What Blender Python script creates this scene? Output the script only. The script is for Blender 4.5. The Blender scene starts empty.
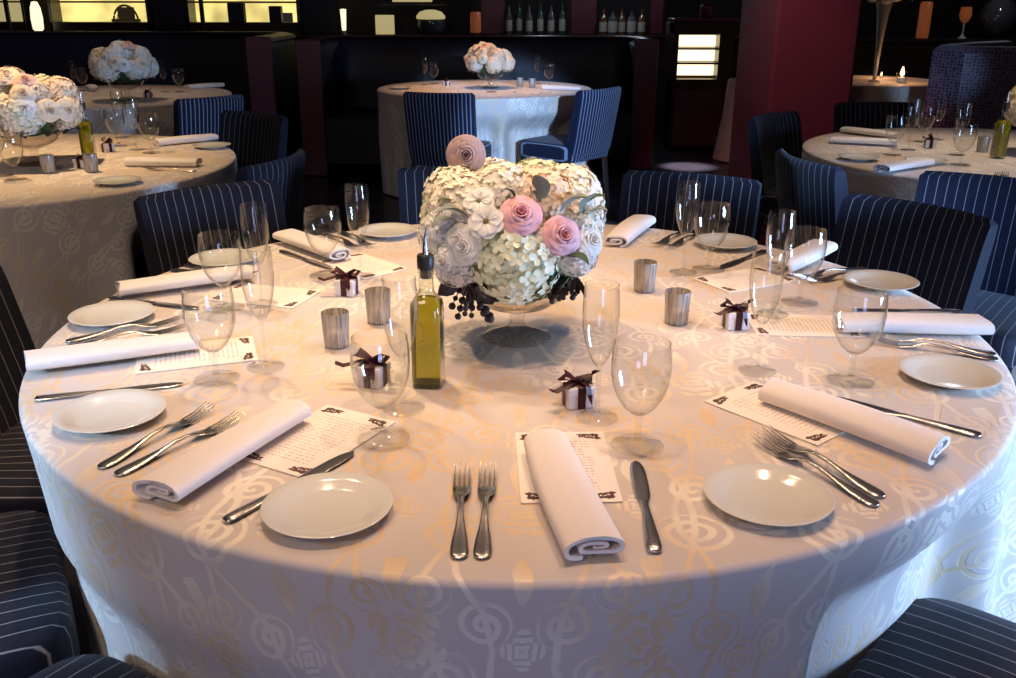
import bpy, math, random
import numpy as np
from mathutils import Matrix, Vector
PI = math.pi
S = bpy.context.scene
COL = S.collection
S.view_settings.view_transform = 'Standard'
S.view_settings.look = 'None'
S.view_settings.gamma = 1.0
S.view_settings.use_curve_mapping = False
S.view_settings.exposure = 0.0
S.cycles.caustics_refractive = False
S.cycles.caustics_reflective = False
S.cycles.max_bounces = 14
S.cycles.transparent_max_bounces = 24
S.cycles.transmission_bounces = 12
S.cycles.sample_clamp_indirect = 4.0

# ------------------------------------------------------------------ camera
TZ = 0.76                                   # table top height
PITCH, ROLL, F = 0.34913, 0.0020262, 930.0  # measured from the table's outline and the pillar's edges
CAM = np.array([-0.0184, -1.8305, 1.3837])
cd = bpy.data.cameras.new('camera'); cam = bpy.data.objects.new('camera', cd); COL.objects.link(cam)
cd.sensor_width = 36.0; cd.lens = F / 1016 * 36; cd.clip_start = 0.05
_fw = np.array([0, math.cos(PITCH), -math.sin(PITCH)]); _up = np.array([0, math.sin(PITCH), math.cos(PITCH)]); _rt = np.array([1., 0, 0])
_r = _rt * math.cos(ROLL) + _up * math.sin(ROLL); _u = -_rt * math.sin(ROLL) + _up * math.cos(ROLL)
cam.matrix_world = Matrix(((_r[0], _u[0], -_fw[0], CAM[0]), (_r[1], _u[1], -_fw[1], CAM[1]), (_r[2], _u[2], -_fw[2], CAM[2]), (0, 0, 0, 1)))
S.camera = cam

def ray(px, py):
    return (px - 508) / F * _r - (py - 339) / F * _u + _fw
def on(px, py, z=TZ):                       # measured place on a level surface
    d = ray(px, py); return CAM + d * ((z - CAM[2]) / d[2])
def wallpt(px, py, y):                      # measured place on an upright surface facing the viewer
    d = ray(px, py); return CAM + d * ((y - CAM[1]) / d[1])

# ------------------------------------------------------------------ world and lights
w = bpy.data.worlds.new('world'); S.world = w; w.use_nodes = True
w.node_tree.nodes['Background'].inputs[0].default_value = (0.48, 0.40, 0.53, 1)
w.node_tree.nodes['Background'].inputs[1].default_value = 0.060

def lamp(kind, name, loc, target, energy, color, size=0.1, angle=60, blend=0.6, spread=None):
    l = bpy.data.lights.new(name, kind); l.energy = energy; l.color = color
    if kind == 'SPOT':
        l.spot_size = math.radians(angle); l.spot_blend = blend; l.shadow_soft_size = size
    elif kind == 'POINT':
        l.shadow_soft_size = size
    elif kind == 'AREA':
        if isinstance(size, tuple):
            l.shape = 'RECTANGLE'; l.size, l.size_y = size
        else:
            l.shape = 'DISK'; l.size = size
        if spread: l.spread = math.radians(spread)
    o = bpy.data.objects.new(name, l); COL.objects.link(o); o.location = loc
    d = Vector(target) - Vector(loc)
    o.rotation_euler = d.to_track_quat('-Z', 'Y').to_euler()
    return o
WARM = (1.0, 0.68, 0.40)
# downlights over the main table
for x_, y_, tx_, ty_, e_, c_ in ((-0.95, 0.75, -0.50, 0.35, 116, WARM), (-0.55, 0.45, -0.40, 0.20, 98, WARM), (0.40, 0.75, 0.30, 0.20, 60, (1.0, 0.66, 0.43)), (0.80, 0.35, 0.35, 0.10, 57, (1.0, 0.66, 0.43)),
                              (-0.20, -0.72, -0.10, -0.45, 58, (1.0, 0.64, 0.44)), (0.45, -0.72, 0.20, -0.45, 60, (1.0, 0.64, 0.44))):
    lamp('SPOT', 'overhead_spot', (x_, y_, 2.9), (tx_, ty_, TZ), e_, c_, 0.04, 60, 1.0)
# downlights over the other tables, then two added spots
lamp('SPOT', 'overhead_spot', (-2.1, 1.9, 2.9), (-2.0, 1.95, TZ), 235, (1.0, 0.66, 0.34), 0.06, 56, 0.9)
lamp('SPOT', 'overhead_spot', (-2.75, 4.7, 2.9), (-2.75, 4.75, TZ), 52, (1.0, 0.70, 0.46), 0.06, 52, 0.9)
lamp('SPOT', 'overhead_spot', (-0.25, 5.3, 2.9), (-0.2, 5.4, TZ), 170, (1.0, 0.58, 0.32), 0.06, 46, 0.8)
lamp('SPOT', 'overhead_spot', (2.1, 2.2, 2.9), (2.0, 2.2, TZ), 120, (1.0, 0.78, 0.58), 0.06, 52, 0.9)
lamp('SPOT', 'overhead_spot', (1.55, 6.1, 2.9), (1.58, 6.45, 0), 4200, (1.0, 0.95, 0.9), 0.04, 11, 0.8)  # added narrow spot, stands in for the sheen on the floor
lamp('SPOT', 'overhead_spot', (0.95, 3.7, 2.6), (1.85, 5.0, 0.9), 120, (1.0, 0.42, 0.45), 0.1, 50, 0.9)  # added pinkish spot that brightens the pillar
# daylight from windows off to the sides, plus added fills and narrow beams
lamp('AREA', 'room_fill', (-1.3, -2.6, 2.8), (-1.7, 1.2, 0.4), 13, (1.0, 0.80, 0.66), 1.0, spread=110)  # added soft warm fill, lifts the left table's drape
BLUE = (0.36, 0.58, 1.0)
lamp('AREA', 'aimed_daylight', (3.4, -0.9, 0.9), (1.0, 0.4, 0.7), 60, BLUE, (0.8, 0.9), spread=90)
lamp('SPOT', 'aimed_daylight', (2.9, -1.65, 1.5), (0.93, -0.42, 0.52), 190, (0.42, 0.66, 1.0), 0.15, 24, 0.7)
lamp('AREA', 'aimed_daylight', (0.35, -3.9, 0.45), (0.1, -0.9, 0.45), 2.6, (0.40, 0.50, 1.0), (0.9, 0.6), spread=60)  # added low blue fill for the front drape only
lamp('SPOT', 'aimed_daylight', (2.6, -2.0, 1.4), (1.58, 1.0, 0.68), 700, (0.20, 0.42, 1.0), 0.1, 10, 0.5)  # added blue beam that brightens the chair at the right edge
lamp('SPOT', 'aimed_daylight', (-2.3, -2.2, 1.7), (-0.90, -0.45, 0.56), 420, (0.36, 0.62, 1.0), 0.12, 22, 0.8)
lamp('SPOT', 'aimed_daylight', (1.9, -3.4, 2.1), (0.24, 4.75, 0.45), 4200, (0.34, 0.57, 1.0), 0.10, 10.5, 0.4)  # added narrow beam, tints the centre booth cloth blue
lamp('SPOT', 'aimed_daylight', (0.9, -3.4, 2.1), (3.02, 4.95, 0.9), 900, (0.36, 0.62, 1.0), 0.08, 3.2, 0.5)  # added thin beam for the velvet booth's left curve

# ------------------------------------------------------------------ node helper
class X:
    def __init__(s, nt, v): s.nt, s.v = nt, v
    def _m(s, op, *a):
        n = s.nt.nodes.new('ShaderNodeMath'); n.operation = op
        for i, q in enumerate((s,) + a):
            q = q.v if isinstance(q, X) else q
            if isinstance(q, (int, float)): n.inputs[i].default_value = q
            else: s.nt.links.new(q, n.inputs[i])
        return X(s.nt, n.outputs[0])
    def __add__(s, o): return s._m('ADD', o)
    def __sub__(s, o): return s._m('SUBTRACT', o)
    def __mul__(s, o): return s._m('MULTIPLY', o)
    def __truediv__(s, o): return s._m('DIVIDE', o)
    def abs(s): return s._m('ABSOLUTE')
    def fract(s): return s._m('FRACT')
    def sqrt(s): return s._m('SQRT')
    def cos(s): return s._m('COSINE')
    def sin(s): return s._m('SINE')
    def max(s, o): return s._m('MAXIMUM', o)
    def min(s, o): return s._m('MINIMUM', o)
    def ping(s, o): return s._m('PINGPONG', o)
    def atan2(s, o): return s._m('ARCTAN2', o)
    def pow(s, o): return s._m('POWER', o)
    def below(s, t, soft):                  # 1 where s < t
        n = s.nt.nodes.new('ShaderNodeMapRange'); n.interpolation_type = 'SMOOTHSTEP'
        s.nt.links.new(s.v, n.inputs[0]); n.inputs[3].default_value = 1; n.inputs[4].default_value = 0
        if isinstance(t, X):
            n2 = s - t; s.nt.links.new(n2.v, n.inputs[0]); t = 0.0
        n.inputs[1].default_value = t - soft; n.inputs[2].default_value = t + soft
        return X(s.nt, n.outputs[0])

def newmat(name, base=(.8, .8, .8), rough=.5, metal=0., spec=.5, trans=0., ior=1.5, sheen=0., emit=None, es=0., coat=0., sub=0.):
    m = bpy.data.materials.new(name); m.use_nodes = True
    b = m.node_tree.nodes['Principled BSDF']
    b.inputs['Base Color'].default_value = (*base, 1); b.inputs['Roughness'].default_value = rough
    b.inputs['Metallic'].default_value = metal; b.inputs['Specular IOR Level'].default_value = spec
    b.inputs['Transmission Weight'].default_value = trans; b.inputs['IOR'].default_value = ior
    b.inputs['Sheen Weight'].default_value = sheen; b.inputs['Coat Weight'].default_value = coat
    b.inputs['Subsurface Weight'].default_value = sub
    if emit: b.inputs['Emission Color'].default_value = (*emit, 1); b.inputs['Emission Strength'].default_value = es
    return m
def bsdf(m): return m.node_tree.nodes['Principled BSDF']
def noise(nt, scale, detail=2, coord='Object', vec=None, rough=.5):
    n = nt.nodes.new('ShaderNodeTexNoise'); n.inputs['Scale'].default_value = scale; n.inputs['Detail'].default_value = detail
    n.inputs['Roughness'].default_value = rough
    if vec is None:
        t = nt.nodes.new('ShaderNodeTexCoord'); vec = t.outputs[coord]
    nt.links.new(vec, n.inputs['Vector'])
    return X(nt, n.outputs[0])
def mixc(nt, fac, a, b):
    n = nt.nodes.new('ShaderNodeMix'); n.data_type = 'RGBA'
    for q, i in ((fac, 0), (a, 6), (b, 7)):
        if isinstance(q, X): nt.links.new(q.v, n.inputs[i])
        elif isinstance(q, tuple): n.inputs[i].default_value = (*q, 1)
        elif isinstance(q, (int, float)): n.inputs[i].default_value = q
        else: nt.links.new(q, n.inputs[i])
    return n.outputs[2]
def uvxy(nt):
    t = nt.nodes.new('ShaderNodeTexCoord'); s = nt.nodes.new('ShaderNodeSeparateXYZ'); nt.links.new(t.outputs['UV'], s.inputs[0])
    return X(nt, s.outputs[0]), X(nt, s.outputs[1]), t.outputs['UV']
def bump(m, h, strength, dist=.002):
    nt = m.node_tree; n = nt.nodes.new('ShaderNodeBump'); n.inputs['Strength'].default_value = strength; n.inputs['Distance'].default_value = dist
    nt.links.new(h.v, n.inputs['Height']); nt.links.new(n.outputs[0], bsdf(m).inputs['Normal'])

def damask():
    m = newmat('damask cloth', rough=.6, spec=.35, sheen=.15)
    nt = m.node_tree; x, y, uv = uvxy(nt)
    wn = nt.nodes.new('ShaderNodeTexNoise'); wn.inputs['Scale'].default_value = 9; wn.inputs['Detail'].default_value = 2
    nt.links.new(uv, wn.inputs['Vector'])
    W2, H = .15, .44
    wob = (X(nt, wn.outputs[0]) - .5) * .03
    u = (x + wob).ping(W2); v = ((y + wob) / H).fract() * H
    def polar(cx, cy):
        dx = u - cx; dy = v - cy
        return (dx * dx + dy * dy).sqrt(), dy.atan2(dx), dx, dy
    acc = None
    def addm(q):
        nonlocal acc
        acc = q if acc is None else acc.max(q)
    for (cx, cy, R, t, s) in ((.088, .055, .047, 2.2, 1), (.066, .165, .040, 2.0, -1), (.105, .255, .042, 2.1, 1), (.050, .335, .036, 2.0, -1), (.112, .385, .030, 1.8, 1)):
        r, th, dx, dy = polar(cx, cy)
        a = (r / R * t + th * (s / (2 * PI)) + 4.0).fract()
        addm((a - .5).abs().below(.23, .06) * r.below(R, .003))
    for (cx, cy, R, k) in ((0, .10, .056, 5), (.15, .32, .056, 5), (0, .30, .030, 4), (.15, .12, .030, 4)):
        r, th, dx, dy = polar(cx, cy)
        edge = (th * (k / 2)).cos().abs() * (R * .45) + R * .55
        body = r.below(edge, .003)
        ring = (r / R * 2.6 + (th * k).cos() * .18).fract()
        addm(body * (ring - .5).abs().below(.33, .07))
    for (cx, cy, a_, b_) in ((0, .205, .013, .055), (.15, .425, .013, .055), (0, .40, .012, .04), (.15, .215, .012, .04)):
        dx = (u - cx).abs() / a_; dy = (v - cy).abs() / b_
        addm((dx + dy * dy).below(1.0, .12))
    for (c, A_, ph) in ((.072, .030, 0.4), (.100, .022, 3.0)):
        st = (u - ((v * (2 * PI / H) + ph).sin() * A_ + c)).abs()
        addm(st.below(.0045, .0015))
    brk = noise(nt, 14, 3, vec=uv); mask = acc * brk.below(.62, .16)
    tone = noise(nt, 3.2, 1, vec=uv).below(.5, .08)
    fig = mixc(nt, tone, (.96, .88, .74), (.78, .57, .32))
    weave = noise(nt, 420, 2, vec=uv)
    mott = noise(nt, 5.0, 3, vec=uv)
    base = mixc(nt, mott, (.68, .60, .54), (.57, .51, .49))
    col = mixc(nt, mask * .74, base, fig)
    nt.links.new(col, bsdf(m).inputs['Base Color'])
    nt.links.new((X(nt, mask.v) * -.16 + .66).v, bsdf(m).inputs['Roughness'])
    nt.links.new((mask * .14).v, bsdf(m).inputs['Metallic'])
    bump(m, weave * .4 + mask, .35, .0012)
    return m
def pinstripe(name='pinstripe fabric', base=(.006, .0065, .016), line=(.36, .33, .35), pitch=.030, wd=.0010):
    m = newmat(name, rough=.75, spec=.25, sheen=.08)
    nt = m.node_tree; x, y, uv = uvxy(nt)
    d = ((x / pitch).fract() - .5).abs() * pitch
    weave = noise(nt, 260, 2, vec=uv)
    k = d.below(wd, .0006) * (weave * .6 + .35)
    nt.links.new(mixc(nt, k, base, line), bsdf(m).inputs['Base Color'])
    bump(m, weave, .25, .001)
    return m
def thinglass(name, tint=(.985, .99, .985), ior=1.5, rough=.0, boost=1.0, edge=3.0):
    m = bpy.data.materials.new(name); m.use_nodes = True; nt = m.node_tree; nt.nodes.clear()
    o = nt.nodes.new('ShaderNodeOutputMaterial'); t = nt.nodes.new('ShaderNodeBsdfTransparent'); g = nt.nodes.new('ShaderNodeBsdfGlossy')
    lw = nt.nodes.new('ShaderNodeLayerWeight'); lw.inputs[0].default_value = .5; mx = nt.nodes.new('ShaderNodeMixShader')
    t.inputs[0].default_value = (*tint, 1); g.inputs['Roughness'].default_value = rough
    f = (X(nt, lw.outputs['Facing']).pow(edge) * .90 + .030) * boost
    f = f.min(1.0)
    nt.links.new(f.v, mx.inputs[0]); nt.links.new(t.outputs[0], mx.inputs[1]); nt.links.new(g.outputs[0], mx.inputs[2]); nt.links.new(mx.outputs[0], o.inputs[0])
    return m
M = {}
M['damask'] = damask()
M['stripe'] = pinstripe()
M['stripe_fine'] = pinstripe('fine pinstripe fabric', (.008, .011, .032), (.34, .38, .52), .024, .0030)
M['glass'] = thinglass('clear thin glass', rough=.008)
M['solidglass'] = thinglass('clear solid glass', (.97, .97, .965), rough=.03, boost=1.2, edge=5.5)
M['bottleglass'] = thinglass('bottle glass', (.86, .90, .80), 1.5, .02, 2.0)
M['oil'] = newmat('olive oil', (.60, .52, .03), .05, trans=.82, ior=1.2, spec=.4)
M['stopper'] = newmat('black stopper', (.015, .012, .012), .45)
M['steel'] = newmat('polished steel', (.66, .64, .62), .24, metal=1.)
M['porcelain'] = newmat('white porcelain', (.70, .70, .66), .12, spec=.5, coat=.2)
M['linen'] = newmat('napkin linen', (.84, .77, .73), .85, spec=.2, sheen=.15)
_n = noise(M['linen'].node_tree, 500, 2); bump(M['linen'], _n, .5, .0015)
M['satin'] = newmat('brown satin ribbon', (.050, .009, .013), .42, spec=.3)
M['boxcard'] = newmat('white box card', (.78, .73, .76), .55)
M['paper'] = newmat('printed card', (.88, .80, .72), .7)
nt = M['paper'].node_tree; x, y, uv = uvxy(nt)
mp = nt.nodes.new('ShaderNodeMapping'); mp.inputs['Scale'].default_value = (260, 40, 1); nt.links.new(uv, mp.inputs[0])
wrd = noise(nt, 1.0, 1, vec=mp.outputs[0])
ln = ((y / .0085).fract() - .5).abs().below(.16, .05) * wrd.below(.52, .03) * (x.abs()).below(.042, .003) * (y.abs()).below(.075, .002)
nt.links.new(mixc(nt, ln * .55, (.88, .80, .72), (.30, .20, .16)), bsdf(M['paper']).inputs['Base Color'])
M['ornament'] = newmat('brown printed ornament', (.09, .035, .025), .7)
M['votive'] = newmat('mercury glass', (.42, .38, .33), .22, metal=.08, trans=.5)
nt = M['votive'].node_tree
mp = nt.nodes.new('ShaderNodeMapping'); mp.inputs['Scale'].default_value = (260, 260, 14); tc = nt.nodes.new('ShaderNodeTexCoord'); nt.links.new(tc.outputs['Object'], mp.inputs[0])
sv = noise(nt, 1.0, 3, vec=mp.outputs[0])
nt.links.new(mixc(nt, sv.below(.5, .15), (.82, .76, .68), (.40, .35, .30)), bsdf(M['votive']).inputs['Base Color'])
M['wax'] = newmat('candle wax', (.85, .80, .70), .5, sub=.3)
M['cream'] = newmat('cream petals', (.84, .80, .66), .7, sub=.1)
M['ivory'] = newmat('ivory petals', (.86, .84, .78), .7, sub=.1)
M['green_cream'] = newmat('greenish cream petals', (.78, .80, .58), .7, sub=.1)
M['warm_cream'] = newmat('warm cream petals', (.86, .70, .52), .7, sub=.1)
M['pink'] = newmat('pink petals', (.80, .43, .46), .6, sub=.1)
M['mauve'] = newmat('mauve petals', (.44, .31, .29), .7)
M['blush'] = newmat('blush petals', (.80, .50, .40), .7)
M['eye'] = newmat('flower eye', (.16, .15, .04), .8)
M['sage'] = newmat('sage leaves', (.20, .25, .21), .7)
M['green'] = newmat('green leaves', (.05, .09, .03), .6)
M['dark_leaf'] = newmat('burgundy leaves', (.022, .010, .014), .5)
M['wood'] = newmat('dark wood', (.022, .010, .008), .35)
M['leather'] = newmat('dark booth leather', (.009, .009, .021), .5, spec=.35)
M['trim'] = newmat('burgundy lacquered wood', (.075, .014, .025), .4)
M['maroon'] = newmat('maroon plaster', (.100, .016, .036), .7)
_n = noise(M['maroon'].node_tree, 30, 3); bump(M['maroon'], _n, .2, .002)
M['wall'] = newmat('dark wall', (.010, .006, .010), .7)
M['floor'] = newmat('dark floor', (.014, .011, .018), .28, spec=.5)
_n = noise(M['floor'].node_tree, 6, 3); M['floor'].node_tree.links.new((_n * .25 + .18).v, bsdf(M['floor']).inputs['Roughness'])
M['velvet'] = newmat('patterned velvet', (.05, .03, .06), .6, sheen=.2)
nt = M['velvet'].node_tree; x, y, uv = uvxy(nt)
vo = nt.nodes.new('ShaderNodeTexVoronoi'); vo.inputs['Scale'].default_value = 50; vo.inputs['Randomness'].default_value = .35; nt.links.new(uv, vo.inputs['Vector'])
nt.links.new(mixc(nt, X(nt, vo.outputs[0]).below(.36, .05), (.16, .12, .19), (.014, .008, .022)), bsdf(M['velvet']).inputs['Base Color'])
M['beige'] = newmat('beige cloth', (.34, .26, .23), .8)
M['glow'] = newmat('lit display back', (.5, .4, .2), .8, emit=(1.0, .80, .26), es=.75)
nt = M['glow'].node_tree; gn = noise(nt, 2.6, 2)
nt.links.new((gn.below(.55, .25) * .85 + .45).v, bsdf(M['glow']).inputs['Emission Strength'])
M['glow_dim'] = newmat('dim lit panel', (.4, .35, .2), .8, emit=(.95, .78, .36), es=.42)
M['glow_white'] = newmat('lamp glow', (.8, .8, .6), .6, emit=(1.0, .93, .62), es=1.15)
M['glow_cab'] = newmat('lit cabinet shelf', (.8, .7, .5), .6, emit=(1.0, .80, .45), es=2.2)
M['flame'] = newmat('candle flame', (1, .8, .5), .6, emit=(1.0, .62, .25), es=5)
M['amber'] = newmat('amber glass', (.45, .10, .03), .3, emit=(.9, .25, .08), es=.10)
M['tan'] = newmat('tan basket', (.38, .30, .12), .7)
M['barglass'] = newmat('bar bottle glass', (.06, .06, .07), .12, spec=.8)
M['barglass_green'] = newmat('green bar bottle', (.02, .05, .03), .12, spec=.8)
M['barglass_amber'] = newmat('amber bar bottle', (.10, .035, .01), .12, spec=.8)
M['label'] = newmat('paper label', (.35, .33, .28), .7)

# ------------------------------------------------------------------ mesh builder
class MB:
    def __init__(s): s.v, s.f, s.uv, s.n = [], [], [], 0
    def add(s, V, Fs, UV=None):
        V = np.asarray(V, float); s.v.append(V)
        s.uv.append(np.asarray(UV, float) if UV is not None else V[:, :2])
        s.f += [tuple(int(i) + s.n for i in q) for q in Fs]; s.n += len(V); return s
    def grid(s, P, cu=False, cv=False, uv=None, cap0=False, cap1=False):
        P = np.asarray(P, float); m, n = P.shape[:2]; Fs = []
        for i in range(m if cu else m - 1):
            for j in range(n if cv else n - 1):
                a, b = i, (i + 1) % m; c, d = j, (j + 1) % n
                Fs.append((a * n + c, a * n + d, b * n + d, b * n + c))
        if cap0: Fs.append(tuple(range(n))[::-1])
        if cap1: Fs.append(tuple((m - 1) * n + k for k in range(n)))
        return s.add(P.reshape(-1, 3), Fs, None if uv is None else np.asarray(uv).reshape(-1, 2))
    def lathe(s, prof, n=32, c=(0, 0, 0), closed=False):
        th = np.linspace(0, 2 * PI, n, endpoint=False)
        P = np.array([[(c[0] + r * math.cos(t), c[1] + r * math.sin(t), c[2] + z) for t in th] for r, z in prof])
        return s.grid(P, cu=closed, cv=True)
    def box(s, c, d, bev=0.0, rz=0.0):
        hx, hy, hz = [q / 2 for q in d]; b = min(bev, .45 * min(d)); R = []
        if b <= 0:
            R = [[(-hx, -hy, z), (hx, -hy, z), (hx, hy, z), (-hx, hy, z)] for z in (-hz, hz)]
        else:
            def ring(ix, z):
                x, y = hx - ix, hy - ix; k = b if ix == 0 else b * .6
                return [(-x + k, -y, z), (x - k, -y, z), (x, -y + k, z), (x, y - k, z), (x - k, y, z), (-x + k, y, z), (-x, y - k, z), (-x, -y + k, z)]
            R = [ring(b, -hz), ring(0, -hz + b), ring(0, hz - b), ring(b, hz)]
        P = np.array(R); co, si = math.cos(rz), math.sin(rz)
        Q = P.copy(); Q[..., 0] = P[..., 0] * co - P[..., 1] * si; Q[..., 1] = P[..., 0] * si + P[..., 1] * co
        return s.grid(Q + np.array(c), cv=True, cap0=True, cap1=True)
    def tube(s, path, rad, n=8, cap=True):
        path = np.asarray(path, float); k = len(path); rad = np.broadcast_to(rad, (k,)); P = []
        for i in range(k):
            t = path[min(i + 1, k - 1)] - path[max(i - 1, 0)]; t = t / (np.linalg.norm(t) + 1e-9)
            a = np.cross(t, (0, 0, 1.)) if abs(t[2]) < .95 else np.cross(t, (1., 0, 0)); a /= np.linalg.norm(a); b = np.cross(t, a)
            P.append([path[i] + rad[i] * (a * math.cos(q) + b * math.sin(q)) for q in np.linspace(0, 2 * PI, n, endpoint=False)])
        return s.grid(P, cv=True, cap0=cap, cap1=cap)
    def ball(s, c, r, n=10, m=6, sq=(1, 1, 1)):
        P = [[(c[0] + r * sq[0] * math.sin(a) * math.cos(t), c[1] + r * sq[1] * math.sin(a) * math.sin(t), c[2] + r * sq[2] * math.cos(a)) for t in np.linspace(0, 2 * PI, n, endpoint=False)] for a in np.linspace(.02, PI - .02, m)]
        return s.grid(P, cv=True, cap0=True, cap1=True)
    def mesh(s, name, mat, smooth=True, sharp=40):
        me = bpy.data.meshes.new(name); V = np.concatenate(s.v)
        me.from_pydata(V.tolist(), [], s.f)
        uv = np.concatenate(s.uv); L = me.uv_layers.new(name='UVMap')
        idx = np.empty(len(me.loops), np.int32); me.loops.foreach_get('vertex_index', idx)
        L.data.foreach_set('uv', uv[idx].astype(np.float32).ravel())
        me.materials.append(mat)
        if smooth:
            me.shade_smooth(); me.set_sharp_from_angle(angle=math.radians(sharp))
        me.update(); return me

def ob(name, me, parent=None, loc=None, rz=None, mw=None):
    o = bpy.data.objects.new(name, me); COL.objects.link(o)
    if parent is not None: o.parent = parent
    if mw is not None: o.matrix_local = mw
    else:
        if loc is not None: o.location = [float(q) for q in loc]
        if rz is not None: o.rotation_euler = (0, 0, rz)
    return o
def tag(o, label, cat, group=None, kind=None):
    if label: o['label'] = label
    if cat: o['category'] = cat
    if group: o['group'] = group
    if kind: o['kind'] = kind
    return o
def thing(name, parts, label, cat, loc=(0, 0, 0), rz=0., group=None, scale=None):
    """parts: list of (part name, mesh, [sub-parts]) ; every part a mesh of its own under an Empty at the thing's base"""
    r = bpy.data.objects.new(name, None); COL.objects.link(r); r.location = [float(q) for q in loc]; r.rotation_euler = (0, 0, rz)
    if scale: r.scale = (scale,) * 3
    r.empty_display_size = .05
    tag(r, label, cat, group)
    for p in parts:
        o = ob(p[0], p[1], r)
        for q in (p[2] if len(p) > 2 else ()): ob(q[0], q[1], o)
    return r
def struct(name, me, loc=None):
    o = ob(name, me, loc=loc); o['kind'] = 'structure'; return o
def bm1(c, d, mat, name, bev=.004): return MB().box(c, d, bev).mesh(name, mat)

# ------------------------------------------------------------------ setting
struct('floor', MB().box((0.5, 4, -.05), (16, 15, .1)).mesh('floor', M['floor'], False))
struct('wall_back', MB().box((0.5, 9.9, 1.6), (16, .2, 3.2)).mesh('wall', M['wall'], False))
struct('wall_left', MB().box((-6.6, 5.0, 1.6), (.2, 10, 3.2)).mesh('wall', M['wall'], False))
struct('wall_right', MB().box((6.6, 5.6, 1.6), (.2, 8.6, 3.2)).mesh('wall', M['wall'], False))
px0, px1, py0, py1 = 1.79, 2.36, 4.8, 5.85
tag(struct('pillar', MB().box(((px0 + px1) / 2, (py0 + py1) / 2, 1.6), (px1 - px0, py1 - py0, 3.2), .02).mesh('pillar', M['maroon'])), 'square maroon pillar between the booths and the right tables', 'pillar')

# ------------------------------------------------------------------ tablecloths
def cloth_mesh(name, R, seed, calm=None, dents=(), amp=.030, NT=440, hem=.012, flare=.0, bulge=()):
    rnd = random.Random(seed)
    th = np.linspace(-PI, PI, NT, endpoint=False)
    ks = [(rnd.randint(5, 9), rnd.uniform(0, 6.28), 1.0), (rnd.randint(11, 15), rnd.uniform(0, 6.28), .75), (rnd.randint(17, 23), rnd.uniform(0, 6.28), .4)]
    fold = sum(a * np.sin(k * th + p) for k, p, a in ks)
    fold = np.tanh(fold * .9) * amp
    gain = np.ones_like(th)
    if calm:
        for a0, wd, g in calm:
            d = np.abs((th - a0 + PI) % (2 * PI) - PI); q = np.clip((d - wd * .6) / (wd * .8), 0, 1); q = q * q * (3 - 2 * q)
            gain *= g + (1 - g) * q
    rings, uvs = [], []
    for r in (.002, .15 * R, .3 * R, .45 * R, .6 * R, .72 * R, .84 * R, .92 * R, .965 * R):
        rings.append(np.stack([r * np.cos(th), r * np.sin(th), np.full(NT, TZ)], 1)); uvs.append(np.stack([r * np.cos(th), r * np.sin(th)], 1))
    e = .011; s = R - e
    for a in np.linspace(0, PI / 2, 6)[1:]:
        r = R - e + e * math.sin(a); z = TZ - e + e * math.cos(a); s2 = R - e + e * a
        rings.append(np.stack([r * np.cos(th), r * np.sin(th), np.full(NT, z)], 1)); uvs.append(np.stack([s2 * np.cos(th), s2 * np.sin(th)], 1))
    s0 = R - e + e * PI / 2
    for t in np.linspace(0, 1, 34)[1:]:
        z = TZ - e - (TZ - e - hem) * t
        g = t ** .75 if t > 0 else 0
        r = R + flare * g * (.35 + .65 * gain) + fold * gain * min(1, t * 2.2)
        for a0, hw, add in bulge:
            d = np.abs((th - a0 + PI) % (2 * PI) - PI); q = np.clip(1 - d / hw, 0, 1); q = q * q * (3 - 2 * q); r = r + q * (add + .020 * np.sin(th * 43 + 1.0) + .012 * np.sin(th * 71)) * min(1, t * 1.6)
        for a0, hw, rin, ztop in dents:
            d = np.abs((th - a0 + PI) % (2 * PI) - PI); q = np.clip(1.35 - d / hw, 0, 1); q = np.minimum(q * 2.2, 1); q = q * q * (3 - 2 * q)
            zz = np.clip((ztop + .16 - z) / .16, 0, 1); zz = zz * zz * (3 - 2 * zz)
            r = r - np.maximum(0, r - rin) * q * zz
        rings.append(np.stack([r * np.cos(th), r * np.sin(th), np.full(NT, z)], 1))
        su = s0 + (TZ - e - z); uvs.append(np.stack([su * np.cos(th), su * np.sin(th)], 1))
    P = np.array(rings); b = MB(); b.grid(P, cv=True, uv=np.array(uvs), cap0=True)
    return b.mesh(name, M['damask'], True, 80)

RT = .93
CH = [math.radians(a) for a in (34, 65, 97, 133)]
cl = ob('tablecloth', cloth_mesh('main cloth', RT, 4, calm=[(-PI / 2, .62, .08)], dents=[(a, .27, .83, .50) for a in CH] + [(math.radians(a), .24, r_, zt_) for a, r_, zt_ in ((209, .89, .47), (239, .885, .47), (-49, .85, .56))] + [(math.radians(180), .22, .66, .50)], flare=-.01, bulge=[(math.radians(-16), .42, .13)]))
tag(cl, 'ivory and gold damask cloth over the large round table in front', 'tablecloth', 'damask tablecloths')
L1, R1, C1, L2, RB = (-2.08, 1.93), (2.2, 2.25), (-.2, 5.45), (-2.85, 4.8), (3.0, 6.25)
DENT = ((L1, -14, .96, .32), (L1, 56, 1.08, .28), (R1, 213, 1.0, .36), (R1, 137, .90, .34), (R1, 95, 1.12, .28), (C1, -104, .98, .34), (C1, -51, .93, .40), (L2, -40, 1.08, .3), (L2, -95, 1.02, .3))
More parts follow.
